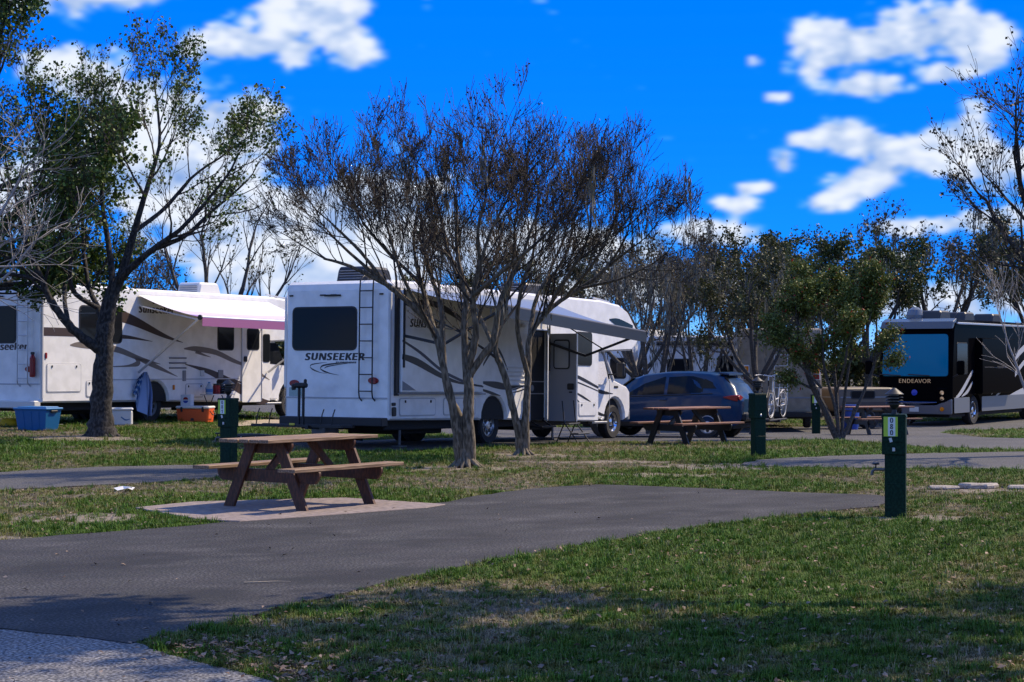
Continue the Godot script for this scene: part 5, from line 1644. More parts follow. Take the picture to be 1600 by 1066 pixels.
# black diesel coach, front towards the camera
func coach() -> void:
	var t := thing("motor_coach", "large black and silver motor coach with wide windscreen painted blue as if reflecting the sky", "motor coach", on(14.5, -59.0), -(90.0 + 33.0))
	var L := 11.5
	# origin at the left front corner on the ground; body runs back along -x, and across +z
	var W := 2.55
	var prof := rounded([Vector2(-L, 0.42), Vector2(-2.9, 0.42)], [0.0]) 
	prof.append_array(PackedVector2Array(arch(-2.3, 0.45, 0.56)))
	prof.append_array(PackedVector2Array([Vector2(-1.7, 0.40), Vector2(-0.10, 0.42), Vector2(0.02, 0.55), Vector2(0.06, 0.9), Vector2(0.05, 1.55), Vector2(-0.02, 2.2), Vector2(-0.14, 3.2), Vector2(-0.30, 3.45), Vector2(-0.6, 3.55), Vector2(-L, 3.55)]))
	part(t, "body", MB.new().slab(prof, 0.0, W, 0.07), M.gloss_black)
	part(t, "chassis", MB.new().box(Vector3(-5.5, 0.42, W / 2), Vector3(10.4, 0.25, W - 0.4), 0.02), M.chassis)
	part(t, "fender_liner", MB.new().box(Vector3(-2.3, 0.72, W / 2), Vector3(1.11, 0.56, W - 0.2)), M.chassis)
	var painted_sky_glass := mat(lin(0.0, 0.17, 0.30), 0.08, 0.0, 0.25)  # blue sky reflection painted into the glass colour
	# the windscreen follows the raked front
	var tilt := Basis(Vector3(0, 0, -1), Vector3(-0.10, 0.995, 0).normalized(), Vector3(0.995, 0.10, 0).normalized())
	part(t, "windscreen", MB.new().slab(rounded([Vector2(-W + 0.13, -0.55), Vector2(-0.13, -0.55), Vector2(-0.17, 0.86), Vector2(-W + 0.17, 0.86)], [0.12]), 0.02, 0.05, 0.01, Vector3(-0.045, 2.2, 0), tilt), painted_sky_glass)
	for z in [0.75, 1.75]:
		part(t, "wiper", MB.new().bar(Vector3(0.075, 1.68, z), Vector3(0.06, 1.72, z + 0.75), 0.02, 0.03), M.black)
	part(t, "roof_cap", MB.new().slab(pv([-0.52, 3.5, -0.16, 3.24, -0.05, 3.24, -0.2, 3.48, -0.5, 3.585]), 0.03, W - 0.03, 0.02), mat(lin(0.06, 0.08, 0.11), 0.2))
	var silver := mat(lin(0.16, 0.17, 0.19), 0.3, 0.3)
	part(t, "bumper", MB.new().slab(rounded([Vector2(-W - 0.01, 0.40), Vector2(0.01, 0.40), Vector2(0.01, 0.92), Vector2(-0.55, 0.70), Vector2(-W + 0.55, 0.70), Vector2(-W - 0.01, 0.92)], [0.05]), 0.0, 0.07, 0.02, Vector3(0.03, 0, 0), FRONT), silver)
	part(t, "grille_bar", MB.new().slab(stroke([-W + 0.5, 0.80, 0.02, -W / 2, 0.765, 0.09, -0.5, 0.80, 0.02]), 0.0, 0.09, 0.01, Vector3(0.03, 0, 0), FRONT), mat(lin(0.2, 0.25, 0.36), 0.15, 0.8))
	part(t, "licence_plate", MB.new().box(Vector3(0.115, 0.56, W / 2), Vector3(0.02, 0.16, 0.32), 0.004), M.offwhite)
	part(t, "badge", MB.new().lathe([Vector2(0.10, 0), Vector2(0.10, 0.03), Vector2(0.0, 0.04)], Vector3(0.06, 1.12, W / 2), Basis(Vector3(0, 0, 1), Vector3(1, 0, 0), Vector3(0, 1, 0)), 18), mat(lin(0.03, 0.07, 0.5), 0.2))
	text(t, "ENDEAVOR", 0.13, M.chrome, Vector3(0.065, 1.50, W / 2), FRONT, 0.0, 1.25, false)
	for z in [0.32, W - 0.32]:
		var h := part(t, "headlight", MB.new().box(Vector3(0.055, 1.02, z), Vector3(0.08, 0.52, 0.42), 0.04), M.gloss_black)
		for y in [1.12, 0.92]:
			part(h, "lamp", MB.new().lathe([Vector2(0.075, 0), Vector2(0.07, 0.02), Vector2(0.0, 0.025)], Vector3(0.095, y, z), Basis(Vector3(0, 0, 1), Vector3(1, 0, 0), Vector3(0, 1, 0)), 14), M.chrome)
		part(t, "fog_light", MB.new().lathe([Vector2(0.075, 0), Vector2(0.07, 0.02), Vector2(0.0, 0.025)], Vector3(0.105, 0.58, z), Basis(Vector3(0, 0, 1), Vector3(1, 0, 0), Vector3(0, 1, 0)), 14), M.amber)
		var mr := part(t, "mirror", MB.new().box(Vector3(0.10, 1.95, -0.32 if z < 1.0 else W + 0.32), Vector3(0.14, 0.46, 0.24), 0.04), M.gloss_black)
		part(mr, "glass", MB.new().box(Vector3(0.025, 1.95, -0.32 if z < 1.0 else W + 0.32), Vector3(0.012, 0.40, 0.19)), M.chrome)
		part(mr, "arm", MB.new().tube([Vector3(-0.05, 1.62, 0.02 if z < 1.0 else W - 0.02), Vector3(0.08, 1.75, -0.30 if z < 1.0 else W + 0.30)], [0.03], 6), M.black)
	# left side, facing the camera's right
	pane(t, rect(0.45, 1.75, 1.45, 2.75, 0.06), 0.03, LEFT, Vector3.ZERO, 0.012, "side_window")
	pane(t, rect(3.2, 1.9, 4.6, 2.75, 0.06), 0.03, LEFT, Vector3.ZERO, 0.012, "side_window")
	for q in [[0.25, 0.92, 0.03, 0.9, 1.15, 0.16, 1.9, 1.75, 0.12, 2.0, 1.85, 0.02], [0.9, 0.98, 0.02, 1.5, 1.15, 0.12, 2.0, 1.45, 0.08], [4.0, 1.0, 0.04, 5.5, 1.75, 0.2, 7.0, 2.4, 0.22, 9.0, 3.0, 0.2], [4.2, 0.85, 0.03, 6.0, 1.4, 0.16, 8.0, 2.2, 0.16, 11.0, 2.9, 0.1], [4.4, 0.62, 0.05, 7.0, 0.95, 0.3, 11.4, 1.5, 0.3]]:
		decal(t, stroke(q), mat(lin(0.42, 0.43, 0.45), 0.3), LEFT)
	part(t, "slide_out", MB.new().box(Vector3(-4.1, 2.0, -0.12), Vector3(3.6, 1.9, 0.26), 0.03), M.gloss_black)
	part(t, "skirt_panel", MB.new().slab(rect(0.15, 0.44, 1.68, 0.95, 0.05), 0.0, 0.012, 0.003, Vector3.ZERO, LEFT).slab(rect(2.95, 0.44, 8.0, 0.95, 0.05), 0.0, 0.012, 0.003, Vector3.ZERO, LEFT), silver)
	part(t, "gutter_rail", MB.new().box(Vector3(-5.9, 3.42, -0.03), Vector3(11.0, 0.07, 0.06), 0.01), M.alu)
	for x in [-2.3, -8.6]:
		for z in [0.2, W - 0.2]:
			wheel(t, Vector3(x, 0.5, z), 0.49, 0.3, M.chrome, -1.0 if z < 1.0 else 1.0)
	for x in [-1.9, -4.4, -7.4]:
		ac_unit(t, x, W / 2 - 0.2, 3.54, M.charcoal, 1.1)
	part(t, "satellite_dome", MB.new().lathe([Vector2(0.3, 0), Vector2(0.3, 0.18), Vector2(0.22, 0.36), Vector2(0.1, 0.44), Vector2(0, 0.45)], Vector3(-0.9, 3.54, W - 0.95)), mat(lin(0.12, 0.14, 0.17), 0.2))
	part(t, "antenna", MB.new().tube([Vector3(-1.2, 3.5, 0.4), Vector3(-1.0, 3.95, 0.1)], [0.012], 5), M.alu)

# simple house-on-wheels seen far behind: trailers and the tan motorhome
func trailer(called: String, label: String, category: String, at: Vector3, turn: float, size: Vector3, skin: Material, windows: Array, rear: Array, group := "") -> Node3D:
	var t := thing(called, label, category, at, turn, group)
	var b := MB.new()
	b.slab(rounded([Vector2(0, 0.55), Vector2(size.x, 0.55), Vector2(size.x, size.y), Vector2(0, size.y)], [0.08, 0.3, 0.35, 0.15]), -size.z, 0.0, 0.05)
	part(t, "body", b, skin)
	part(t, "chassis", MB.new().box(Vector3(size.x / 2, 0.48, -size.z / 2), Vector3(size.x - 0.3, 0.18, size.z - 0.3)), M.chassis)
	for w in windows:
		pane(t, rect(w[0], w[1], w[2], w[3], 0.06), 0.04, Basis(), Vector3.ZERO)
	for w in rear:
		pane(t, rect(w[0], w[1], w[2], w[3], 0.06), 0.04, REAR, Vector3.ZERO)
	for z in [-0.2, -size.z + 0.2]:
		wheel(t, Vector3(size.x * 0.55, 0.36, z), 0.36, 0.22, M.grey, 1.0 if z > -1.0 else -1.0)
	part(t, "belt_moulding", MB.new().box(Vector3(size.x / 2, 1.0, 0.004), Vector3(size.x - 0.2, 0.04, 0.014)).box(Vector3(-0.004, 1.0, -size.z / 2), Vector3(0.014, 0.04, size.z - 0.2)), M.grey)
	return t

func make_vehicles() -> void:
	make_materials()
	var mid := motorhome("motorhome", "white motorhome with black swoosh stripes, rear ladder and open entry door", Vector3(-2.3, -0.05, -33.5), 60.0, -1.0, true)
	var left := motorhome("motorhome", "white motorhome with brown and taupe stripes behind the big maple", Vector3(-10.34, 0.13, -39.4), 62.0, -0.3, false)
	var vinyl := mat(lin(0.13, 0.17, 0.25), 0.4)
	awning(mid, "blue and slate patio awning let out from the white black-striped motorhome", 0.3, 6.0, 3.06, 2.35, 2.66, 2.36, vinyl, mat(lin(0.025, 0.035, 0.055), 0.4), M.charcoal, false)
	var g2 := GradientTexture2D.new()
	var h := Gradient.new()
	h.interpolation_mode = Gradient.GRADIENT_INTERPOLATE_CONSTANT
	h.offsets = PackedFloat32Array([0.0, 0.55, 0.8, 0.93])
	h.colors = PackedColorArray([lin(0.72, 0.70, 0.72), lin(0.60, 0.52, 0.62), lin(0.34, 0.20, 0.45), lin(0.70, 0.68, 0.72)])
	g2.gradient = h
	g2.fill_from = Vector2(0, 0)
	g2.fill_to = Vector2(0, 1)
	g2.width = 8
	g2.height = 128
	var cloth := mat(Color(1, 1, 1), 0.6)
	cloth.albedo_texture = g2
	cloth.backlight_enabled = true
	cloth.backlight = Color(0.4, 0.4, 0.4)
	awning(left, "white and purple striped awning on the brown striped motorhome", 3.2, 8.4, 3.05, 1.9, 2.5, 2.45, cloth, mat(lin(0.30, 0.10, 0.24), 0.7), M.alu, true)
	# hitch cargo rack on the back of the nearer motorhome
	var rk := thing("hitch_rack", "black folding bicycle rack on the hitch of the black striped motorhome", "bike rack")
	rk.transform = mid.transform
	part(rk, "beam", MB.new().bar(Vector3(-0.1, 0.42, -1.25), Vector3(-0.9, 0.42, -1.25), 0.07, 0.07).bar(Vector3(-0.45, 0.44, -2.6), Vector3(-0.45, 0.44, -0.5), 0.09, 0.06).bar(Vector3(-0.8, 0.44, -2.6), Vector3(-0.8, 0.44, -0.5), 0.07, 0.05), M.black)
	for z in [-1.72, -1.62]:
		part(rk, "mast", MB.new().bar(Vector3(-0.5, 0.4, z), Vector3(-0.5, 1.16, z), 0.035, 0.05, Vector3.RIGHT), M.black)
	part(rk, "clamp", MB.new().box(Vector3(-0.5, 1.2, -1.68), Vector3(0.12, 0.1, 0.28), 0.03).box(Vector3(-0.5, 1.27, -1.58), Vector3(0.06, 0.1, 0.06), 0.02).box(Vector3(-0.5, 1.17, -1.85), Vector3(0.08, 0.12, 0.08), 0.02), M.black)
	for z in [-2.5, -2.2, -1.0, -0.75]:
		part(rk, "wheel_hoop", MB.new().tube([Vector3(-0.8, 0.46, z), Vector3(-0.8, 0.66, z + 0.04), Vector3(-0.8, 0.76, z + 0.08)], [0.012], 5), M.black)
	part(rk, "hitch", MB.new().box(Vector3(-0.3, 0.36, -1.25), Vector3(0.5, 0.16, 0.3), 0.02), M.steel)
	part(rk, "reflector", MB.new().box(Vector3(-0.85, 0.47, -1.62), Vector3(0.02, 0.04, 0.12), 0.005), mat(lin(0.6, 0.5, 0.05), 0.3))
	car()
	coach()
	var tanrv := trailer("tan_motorhome", "tan motorhome seen from behind, with white ladder and tall orange and red lights", "motorhome", on(8.9, -51.5), 84.0, Vector3(7.0, 3.0, 2.4), M.tan, [[1.0, 1.6, 2.2, 2.2]], [])
	ladder(tanrv, -1.35, -0.98, 0.85, 2.6, M.offwhite)
	for z in [-2.16, -0.14]:
		var l := part(tanrv, "tail_light", MB.new().box(Vector3(-0.02, 1.72, z), Vector3(0.04, 0.44, 0.2), 0.02), M.offwhite)
		part(l, "turn_lens", MB.new().box(Vector3(-0.045, 1.80, z), Vector3(0.03, 0.22, 0.15), 0.015), M.amber)
		part(l, "brake_lens", MB.new().box(Vector3(-0.045, 1.60, z), Vector3(0.03, 0.14, 0.15), 0.015), M.red)
	part(tanrv, "bumper", MB.new().box(Vector3(-0.14, 0.52, -1.2), Vector3(0.26, 0.16, 2.4), 0.02), M.chassis)
	var pop := trailer("utility_trailer", "low tan box trailer behind the bottlebrush stems", "trailer", on(10.1, -55.6), 20.0, Vector3(2.2, 1.3, 1.5), mat(lin(0.13, 0.10, 0.07), 0.6), [[0.5, 0.98, 1.3, 1.18]], [])
	part(pop, "stripe", MB.new().slab(rect(0.3, 0.65, 2.1, 0.85), 0.0, 0.01), M.brown)
	var w1 := trailer("white_trailer", "white trailer with rear ladder and two dark windows behind the motorhome's cab", "trailer", on(4.1, -62.0), 70.0, Vector3(8.0, 3.3, 2.45), M.white, [[1.0, 1.6, 2.4, 2.3], [4.0, 1.6, 5.0, 2.3]], [[-2.2, 1.6, -1.3, 2.25], [-0.7, 1.6, -0.2, 2.25]], "white trailers behind the blue car")
	ladder(w1, -1.15, -0.8, 0.9, 3.0, M.black)
	var w2 := trailer("white_trailer", "long white trailer side-on behind the blue car with dark awning rail", "trailer", on(4.6, -58.5), 8.0, Vector3(5.2, 3.0, 2.4), M.white, [[2.2, 1.55, 2.7, 2.3], [0.5, 1.6, 1.3, 2.2]], [], "white trailers behind the blue car")
	part(w2, "awning_roll", MB.new().tube([Vector3(0.1, 2.75, 0.1), Vector3(5.0, 2.75, 0.1)], [0.08], 8), M.charcoal)
	part(w2, "door", MB.new().slab(rect(3.1, 0.7, 3.7, 2.4, 0.04), 0.0, 0.02, 0.004), M.charcoal)
	part(w2, "front_cover", MB.new().box(Vector3(1.6, 1.1, 0.5), Vector3(1.9, 0.7, 0.8), 0.06), M.white)
	var w3 := trailer("grey_trailer", "dark grey trailer with blue awning between white trailer and tan motorhome", "trailer", on(7.1, -60.0), 80.0, Vector3(6.0, 2.6, 2.3), mat(lin(0.10, 0.10, 0.10), 0.5), [], [[-1.9, 1.3, -1.2, 2.0]])
	part(w3, "awning", MB.new().slab(pv([-0.5, 2.62, 3.0, 2.62, 3.0, 2.66, -0.5, 2.66]), -2.6, 1.6, 0.0), mat(lin(0.12, 0.17, 0.25), 0.5))

# ---------------------------------------------------------------- camp furniture and small things
func picnic_table(label: String, at: Vector3, turn: float, boards: Material, frame: Material, group: String) -> void:
	var t := thing("picnic_table", label, "picnic table", at, turn, group)
	rng.seed = 3
	for k in 5:
		var z := (k - 2) * 0.148
		var j := rng.randf_range(-0.012, 0.012)
		part(t, "top_board", MB.new().box(Vector3(j, 0.745 + rng.randf_range(-0.002, 0.002), z), Vector3(1.83, 0.038, 0.14), 0.005), boards)
	for s in [-1.0, 1.0]:
		part(t, "bench_board", MB.new().box(Vector3(rng.randf_range(-0.01, 0.01), 0.445, s * 0.63), Vector3(1.83, 0.038, 0.25), 0.005), boards)
	for x in [-0.56, 0.56]:
		for s in [-1.0, 1.0]:
			var a := Vector3(x, 0.0, s * 0.56)
			var b := Vector3(x, 0.725, s * 0.17)
			var l := MB.new()
			l.slab(pv([s * 0.62, 0.0, s * 0.47, 0.0, s * 0.12, 0.726, s * 0.27, 0.726]), x - 0.02, x + 0.02, 0.003, Vector3.ZERO, Basis(Vector3(0, 0, 1), Vector3(0, 1, 0), Vector3(1, 0, 0)))
			part(t, "leg", l, frame)
		var bs := Basis(Vector3(0, 0, 1), Vector3(0, 1, 0), Vector3(1, 0, 0))
		var o := 0.042 if x < 0.0 else -0.042
		part(t, "bench_support", MB.new().slab(rounded([Vector2(-0.76, 0.36), Vector2(-0.70, 0.285), Vector2(0.70, 0.285), Vector2(0.76, 0.36), Vector2(0.76, 0.426), Vector2(-0.76, 0.426)], [0.03]), x - 0.019 + o, x + 0.019 + o, 0.003, Vector3.ZERO, bs), frame)
		part(t, "top_support", MB.new().slab(rounded([Vector2(-0.36, 0.67), Vector2(-0.30, 0.60), Vector2(0.30, 0.60), Vector2(0.36, 0.67), Vector2(0.36, 0.726), Vector2(-0.36, 0.726)], [0.03]), x - 0.019 + o, x + 0.019 + o, 0.003, Vector3.ZERO, bs), frame)
		part(t, "brace", MB.new().bar(Vector3(x - signf(x) * 0.04, 0.40, 0), Vector3(x - signf(x) * 0.40, 0.72, 0), 0.04, 0.085), frame)

func pedestal(label: String, at: Vector3, turn: float, digits: String, tap: bool) -> void:
	var t := thing("power_pedestal", label, "power pedestal", at, turn, "green campsite pedestals with black lantern heads")
	var green: Material = M.green
	part(t, "post", MB.new().box(Vector3(0.012, 0.32, 0), Vector3(0.215, 0.72, 0.15), 0.006), green)
	part(t, "lower_panel", MB.new().box(Vector3(0.012, 0.18, 0.078), Vector3(0.19, 0.36, 0.008), 0.003), green)
	part(t, "meter_box", MB.new().box(Vector3(0, 0.86, 0), Vector3(0.245, 0.40, 0.19), 0.006), green)
	part(t, "cap", MB.new().slab(pv([-0.13, 1.055, 0.13, 1.055, 0.12, 1.085, -0.12, 1.085]), -0.10, 0.10, 0.006), green)
	part(t, "box_lid", MB.new().box(Vector3(0, 0.93, 0.098), Vector3(0.235, 0.27, 0.010), 0.003), green)
	part(t, "latch", MB.new().box(Vector3(0.0, 0.715, 0.1), Vector3(0.03, 0.04, 0.02), 0.004), M.alu)
	# lantern
	var l := part(t, "lantern", MB.new().lathe([Vector2(0.0, 1.085), Vector2(0.03, 1.085), Vector2(0.022, 1.13), Vector2(0.05, 1.17), Vector2(0.055, 1.185), Vector2(0.0, 1.185)], Vector3.ZERO, Basis(), 14), M.black)
	for k in 3:
		part(l, "louvre", MB.new().lathe([Vector2(0.05, 1.20 + 0.033 * k), Vector2(0.092, 1.19 + 0.033 * k), Vector2(0.092, 1.197 + 0.033 * k), Vector2(0.05, 1.212 + 0.033 * k)], Vector3.ZERO, Basis(), 16), M.black)
	part(l, "lens", MB.new().lathe([Vector2(0.046, 1.18), Vector2(0.046, 1.30)], Vector3.ZERO, Basis(), 14), mat(lin(0.12, 0.13, 0.13), 0.2))
	part(l, "hood", MB.new().lathe([Vector2(0.0, 1.36), Vector2(0.02, 1.355), Vector2(0.06, 1.325), Vector2(0.098, 1.295), Vector2(0.098, 1.288), Vector2(0.0, 1.30)], Vector3.ZERO, Basis(), 16), M.black)
	if digits:
		var st := part(t, "number_sticker", MB.new().box(Vector3(-0.03, 0.955, 0.1045), Vector3(0.145, 0.205, 0.002)), mat(lin(0.42, 0.60, 0.05), 0.4), "yellow-green site sticker")
		part(st, "white_band", MB.new().box(Vector3(-0.02, 0.955, 0.1062), Vector3(0.075, 0.198, 0.0015)), mat(lin(0.7, 0.74, 0.74), 0.4))
		for k in digits.strip_edges().length():
			text(st, digits[k], 0.052, mat(lin(0.02, 0.025, 0.04), 0.5), Vector3(-0.02, 1.02 - 0.065 * k, 0.1065), Basis(), 0.0, 0.95)
		part(t, "warning_label", MB.new().box(Vector3(-0.03, 0.815, 0.1035), Vector3(0.03, 0.045, 0.002), 0.0, Basis(Vector3(0, 0, 1), 0.3)), M.offwhite)
	if tap:
		var f := part(t, "water_tap", MB.new().tube([Vector3(-0.09, 0.50, 0.02), Vector3(-0.20, 0.50, 0.02), Vector3(-0.225, 0.48, 0.02), Vector3(-0.23, 0.44, 0.02)], [0.016], 8), M.steel)
		part(f, "handle", MB.new().tube([Vector3(-0.19, 0.50, 0.02), Vector3(-0.19, 0.555, 0.02)], [0.008], 6).lathe([Vector2(0.035, 0.55), Vector2(0.04, 0.56), Vector2(0.03, 0.57), Vector2(0, 0.57)], Vector3(-0.19, 0, 0.02), Basis(), 8), M.black)

func camp_chair(label: String, at: Vector3, turn: float, m: Material) -> void:
	var t := thing("camp_chair", label, "chair", at, turn, "camp chairs beside the black coach")
	part(t, "seat", MB.new().slab(pv([-0.26, -0.22, 0.26, -0.22, 0.26, 0.24, -0.26, 0.24]), 0.40, 0.415, 0.004, Vector3.ZERO, Basis(Vector3.RIGHT, Vector3(0, 0, -1), Vector3.UP)), m)
	part(t, "backrest", MB.new().box(Vector3(0, 0.68, 0.27), Vector3(0.52, 0.5, 0.015), 0.004, Basis(Vector3.RIGHT, 0.25)), m)
	for s in [-1.0, 1.0]:
		part(t, "leg", MB.new().tube([Vector3(s * 0.28, 0.0, -0.26), Vector3(-s * 0.0 + s * 0.26, 0.42, 0.22), Vector3(s * 0.27, 0.92, 0.34)], [0.011], 5), M.steel)
		part(t, "leg", MB.new().tube([Vector3(s * 0.28, 0.0, 0.26), Vector3(s * 0.27, 0.6, -0.24)], [0.011], 5), M.steel)
		part(t, "cross_tube", MB.new().tube([Vector3(s * 0.28, 0.02, -0.26), Vector3(-s * 0.26, 0.40, -0.22)], [0.01], 5), M.steel)
		part(t, "armrest", MB.new().box(Vector3(s * 0.28, 0.61, 0.0), Vector3(0.05, 0.02, 0.5), 0.006), m)

func make_props() -> void:
	M.green = mottled(lin(0.004, 0.020, 0.012), lin(0.008, 0.034, 0.020), 0.02, 2.5, 0.55, 0.6, 0.0, 17)
	M.green.metallic_specular = 0.25
	var wood := mottled(lin(0.13, 0.075, 0.042), lin(0.30, 0.20, 0.12), 0.012, 1.4, 0.7, 1.5, 0.0, 21, Vector3(0.25, 4.0, 4.0))
	var stain := mottled(lin(0.050, 0.018, 0.008), lin(0.11, 0.038, 0.015), 0.02, 1.4, 0.6, 1.2, 0.0, 22, Vector3(2.0, 0.6, 2.0))
	var redwood := mottled(lin(0.14, 0.055, 0.03), lin(0.26, 0.12, 0.07), 0.015, 1.4, 0.65, 1.2, 0.0, 23, Vector3(0.3, 4.0, 4.0))
	picnic_table("brown picnic table with weathered tan boards on the salmon concrete slab", Vector3(-2.37, 0.03, -20.07), 54.4, wood, stain, "picnic tables")
	picnic_table("picnic table with black legs and reddish boards in front of the blue car", on(3.62, -37.0), 40.0, redwood, M.charcoal, "picnic tables")
	picnic_table("dark picnic table in front of the tan motorhome", on(9.7, -47.6), 20.0, redwood, M.charcoal, "picnic tables")
	pedestal("green pedestal numbered 080 with a water tap, beside the end of the dark asphalt", on(4.02, -18.85), -16.0, "080", true)
	pedestal("green pedestal numbered 081 behind the brown picnic table", on(-4.18, -26.4), -34.0, "081", true)
	pedestal("green pedestal without number near the picnic table with black legs", on(4.18, -30.5), 25.0, "", false)
	pedestal("green pedestal with pale sticker in front of the tan motorhome", on(8.35, -49.3), 0.0, " ", false)
	# things round the brown striped motorhome
	var blue := mat(lin(0.012, 0.12, 0.30), 0.4)
	var lid := mat(lin(0.03, 0.18, 0.42), 0.35)
	var b := thing("storage_tub", "blue plastic storage tub with lid beside the maple's trunk", "tub", on(-10.05, -38.0), -28.0)
	var tubb := MB.new()
	for q in [[0.0, 0.36, 0.20, 0.0, 0.42, 0.46, 0.26]]:
		for s in [-1.0, 1.0]:
			tubb.face(Vector3(-0.38, 0, s * 0.19), Vector3(0.38, 0, s * 0.19), Vector3(0.44, 0.44, s * 0.235), Vector3(-0.44, 0.44, s * 0.235), Vector3(0, 0.2, 0))
			tubb.face(Vector3(s * 0.38, 0, -0.19), Vector3(s * 0.38, 0, 0.19), Vector3(s * 0.44, 0.44, 0.235), Vector3(s * 0.44, 0.44, -0.235), Vector3(0, 0.2, 0))
		tubb.quad(Vector3(-0.38, 0.002, -0.19), Vector3(0.38, 0.002, -0.19), Vector3(0.38, 0.002, 0.19), Vector3(-0.38, 0.002, 0.19), Vector3.DOWN)
	part(b, "bin", tubb, blue)
	for x in [-0.2, 0.0, 0.2]:
		part(b, "rib", MB.new().bar(Vector3(x, 0.04, 0.198), Vector3(x * 1.1, 0.40, 0.236), 0.05, 0.012, Vector3(0, 0, 1)), blue)
	part(b, "lid", MB.new().box(Vector3(0, 0.455, 0), Vector3(0.94, 0.045, 0.53), 0.015).box(Vector3(0, 0.485, 0), Vector3(0.8, 0.03, 0.4), 0.012), lid)
	for s in [-1.0, 1.0]:
		part(b, "handle", MB.new().box(Vector3(s * 0.45, 0.40, 0), Vector3(0.04, 0.05, 0.2), 0.012), M.charcoal)
	var cw := mat(lin(0.62, 0.63, 0.62), 0.6)
	var box := thing("white_cooler", "white box cooler half hidden behind the maple's trunk", "cooler", on(-8.85, -40.6), 10.0)
	part(box, "box", MB.new().box(Vector3(0, 0.17, 0), Vector3(0.5, 0.34, 0.36), 0.03), cw)
	part(box, "lid", MB.new().box(Vector3(0, 0.37, 0), Vector3(0.53, 0.07, 0.39), 0.025), cw)
	part(box, "logo", MB.new().slab(stroke([0.0, 0.2, 0.02, 0.1, 0.13, 0.03, 0.2, 0.15, 0.01]), 0.18, 0.184), blue)
	var orange := mat(lin(0.72, 0.10, 0.012), 0.45)
	var oc := thing("orange_cooler", "orange hard cooler with white lid beside the brown striped motorhome", "cooler", on(-7.62, -43.15), -12.0)
	part(oc, "box", MB.new().slab(pv([-0.38, 0.02, 0.38, 0.02, 0.42, 0.34, -0.42, 0.34]), -0.2, 0.2, 0.03), orange)
	part(oc, "lid", MB.new().box(Vector3(0, 0.375, 0), Vector3(0.86, 0.065, 0.44), 0.025), cw)
	for s in [-0.27, 0.27]:
		part(oc, "latch", MB.new().box(Vector3(s, 0.33, 0.215), Vector3(0.05, 0.12, 0.03), 0.008), M.black)
	part(oc, "emblem", MB.new().slab(pv([-0.05, 0.06, 0.05, 0.06, 0.03, 0.12, -0.03, 0.12]), 0.2, 0.206), M.charcoal)
	for s in [-1.0, 1.0]:
		part(oc, "rope_handle", MB.new().tube([Vector3(s * 0.41, 0.30, -0.12), Vector3(s * 0.47, 0.2, -0.1), Vector3(s * 0.47, 0.2, 0.1), Vector3(s * 0.41, 0.30, 0.12)], [0.012], 5), M.black)
	var lt := Transform3D(Basis(Vector3.UP, deg_to_rad(62.0)), Vector3(-10.34, 0.13, -39.4))
	var place := func(x: float, z: float, up := 0.0) -> Vector3:
		var p: Vector3 = lt * Vector3(x, 0, z)
		return on(p.x, p.z, up)
	# outdoor rug
	var rug := MB.new()
	rug.box(Vector3(0, 0.008, 0), Vector3(4.4, 0.014, 1.9), 0.004)
	solo("outdoor_rug", rug, mottled(lin(0.30, 0.24, 0.17), lin(0.42, 0.36, 0.28), 0.05, 2.0, 0.9), "tan rug on the ground along the brown striped motorhome", "rug", place.call(5.6, 1.35, 0.03), 62.0)
	# small folding table with coffee maker
	var ft := thing("folding_table", "small folding table with black legs by the brown striped motorhome", "table", place.call(5.75, 0.42, 0.0), 62.0)
	part(ft, "table_top", MB.new().box(Vector3(0, 0.68, 0), Vector3(0.9, 0.025, 0.4), 0.006), M.offwhite)
	for x in [-0.35, 0.35]:
		part(ft, "leg", MB.new().tube([Vector3(x, 0.0, -0.17), Vector3(x, 0.67, 0.15)], [0.012], 5).tube([Vector3(x, 0.0, 0.17), Vector3(x, 0.67, -0.15)], [0.012], 5), M.black)
	var top: Vector3 = ft.position + Vector3(0, 0.693, 0)
	var ax := lt.basis.x
	var cm := thing("coffee_maker", "black coffee maker on the small folding table", "coffee maker", top + ax * 0.22, 62.0)
	part(cm, "base", MB.new().box(Vector3(0, 0.02, 0), Vector3(0.2, 0.04, 0.24), 0.01), M.black)
	part(cm, "tower", MB.new().box(Vector3(-0.02, 0.18, -0.08), Vector3(0.2, 0.3, 0.09), 0.015).box(Vector3(-0.02, 0.31, 0.0), Vector3(0.2, 0.08, 0.22), 0.015), M.black)
	part(cm, "carafe", MB.new().lathe([Vector2(0.05, 0.045), Vector2(0.075, 0.08), Vector2(0.07, 0.14), Vector2(0.05, 0.19), Vector2(0, 0.19)], Vector3(0.0, 0, 0.05), Basis(), 14), M.glass)
	part(cm, "handle", MB.new().tube([Vector3(0.07, 0.17, 0.06), Vector3(0.13, 0.15, 0.07), Vector3(0.12, 0.07, 0.07), Vector3(0.07, 0.08, 0.06)], [0.01], 5), M.black)
	var can := thing("red_canister", "red canister on the small folding table next to the coffee maker", "canister", top - ax * 0.05, 0.0)
	part(can, "can", MB.new().lathe([Vector2(0, 0), Vector2(0.095, 0), Vector2(0.095, 0.20), Vector2(0.08, 0.22), Vector2(0, 0.22)]), M.red)
	part(can, "lid", MB.new().lathe([Vector2(0.085, 0.215), Vector2(0.085, 0.25), Vector2(0, 0.255)]), M.charcoal)
	var jug := thing("water_jug", "clear blue water jug on the small folding table", "jug", top - ax * 0.34, 0.0)
	part(jug, "bottle", MB.new().lathe([Vector2(0, 0), Vector2(0.085, 0.0), Vector2(0.09, 0.03), Vector2(0.09, 0.16), Vector2(0.04, 0.25), Vector2(0.03, 0.27), Vector2(0, 0.27)]), mat(lin(0.35, 0.45, 0.55), 0.15))
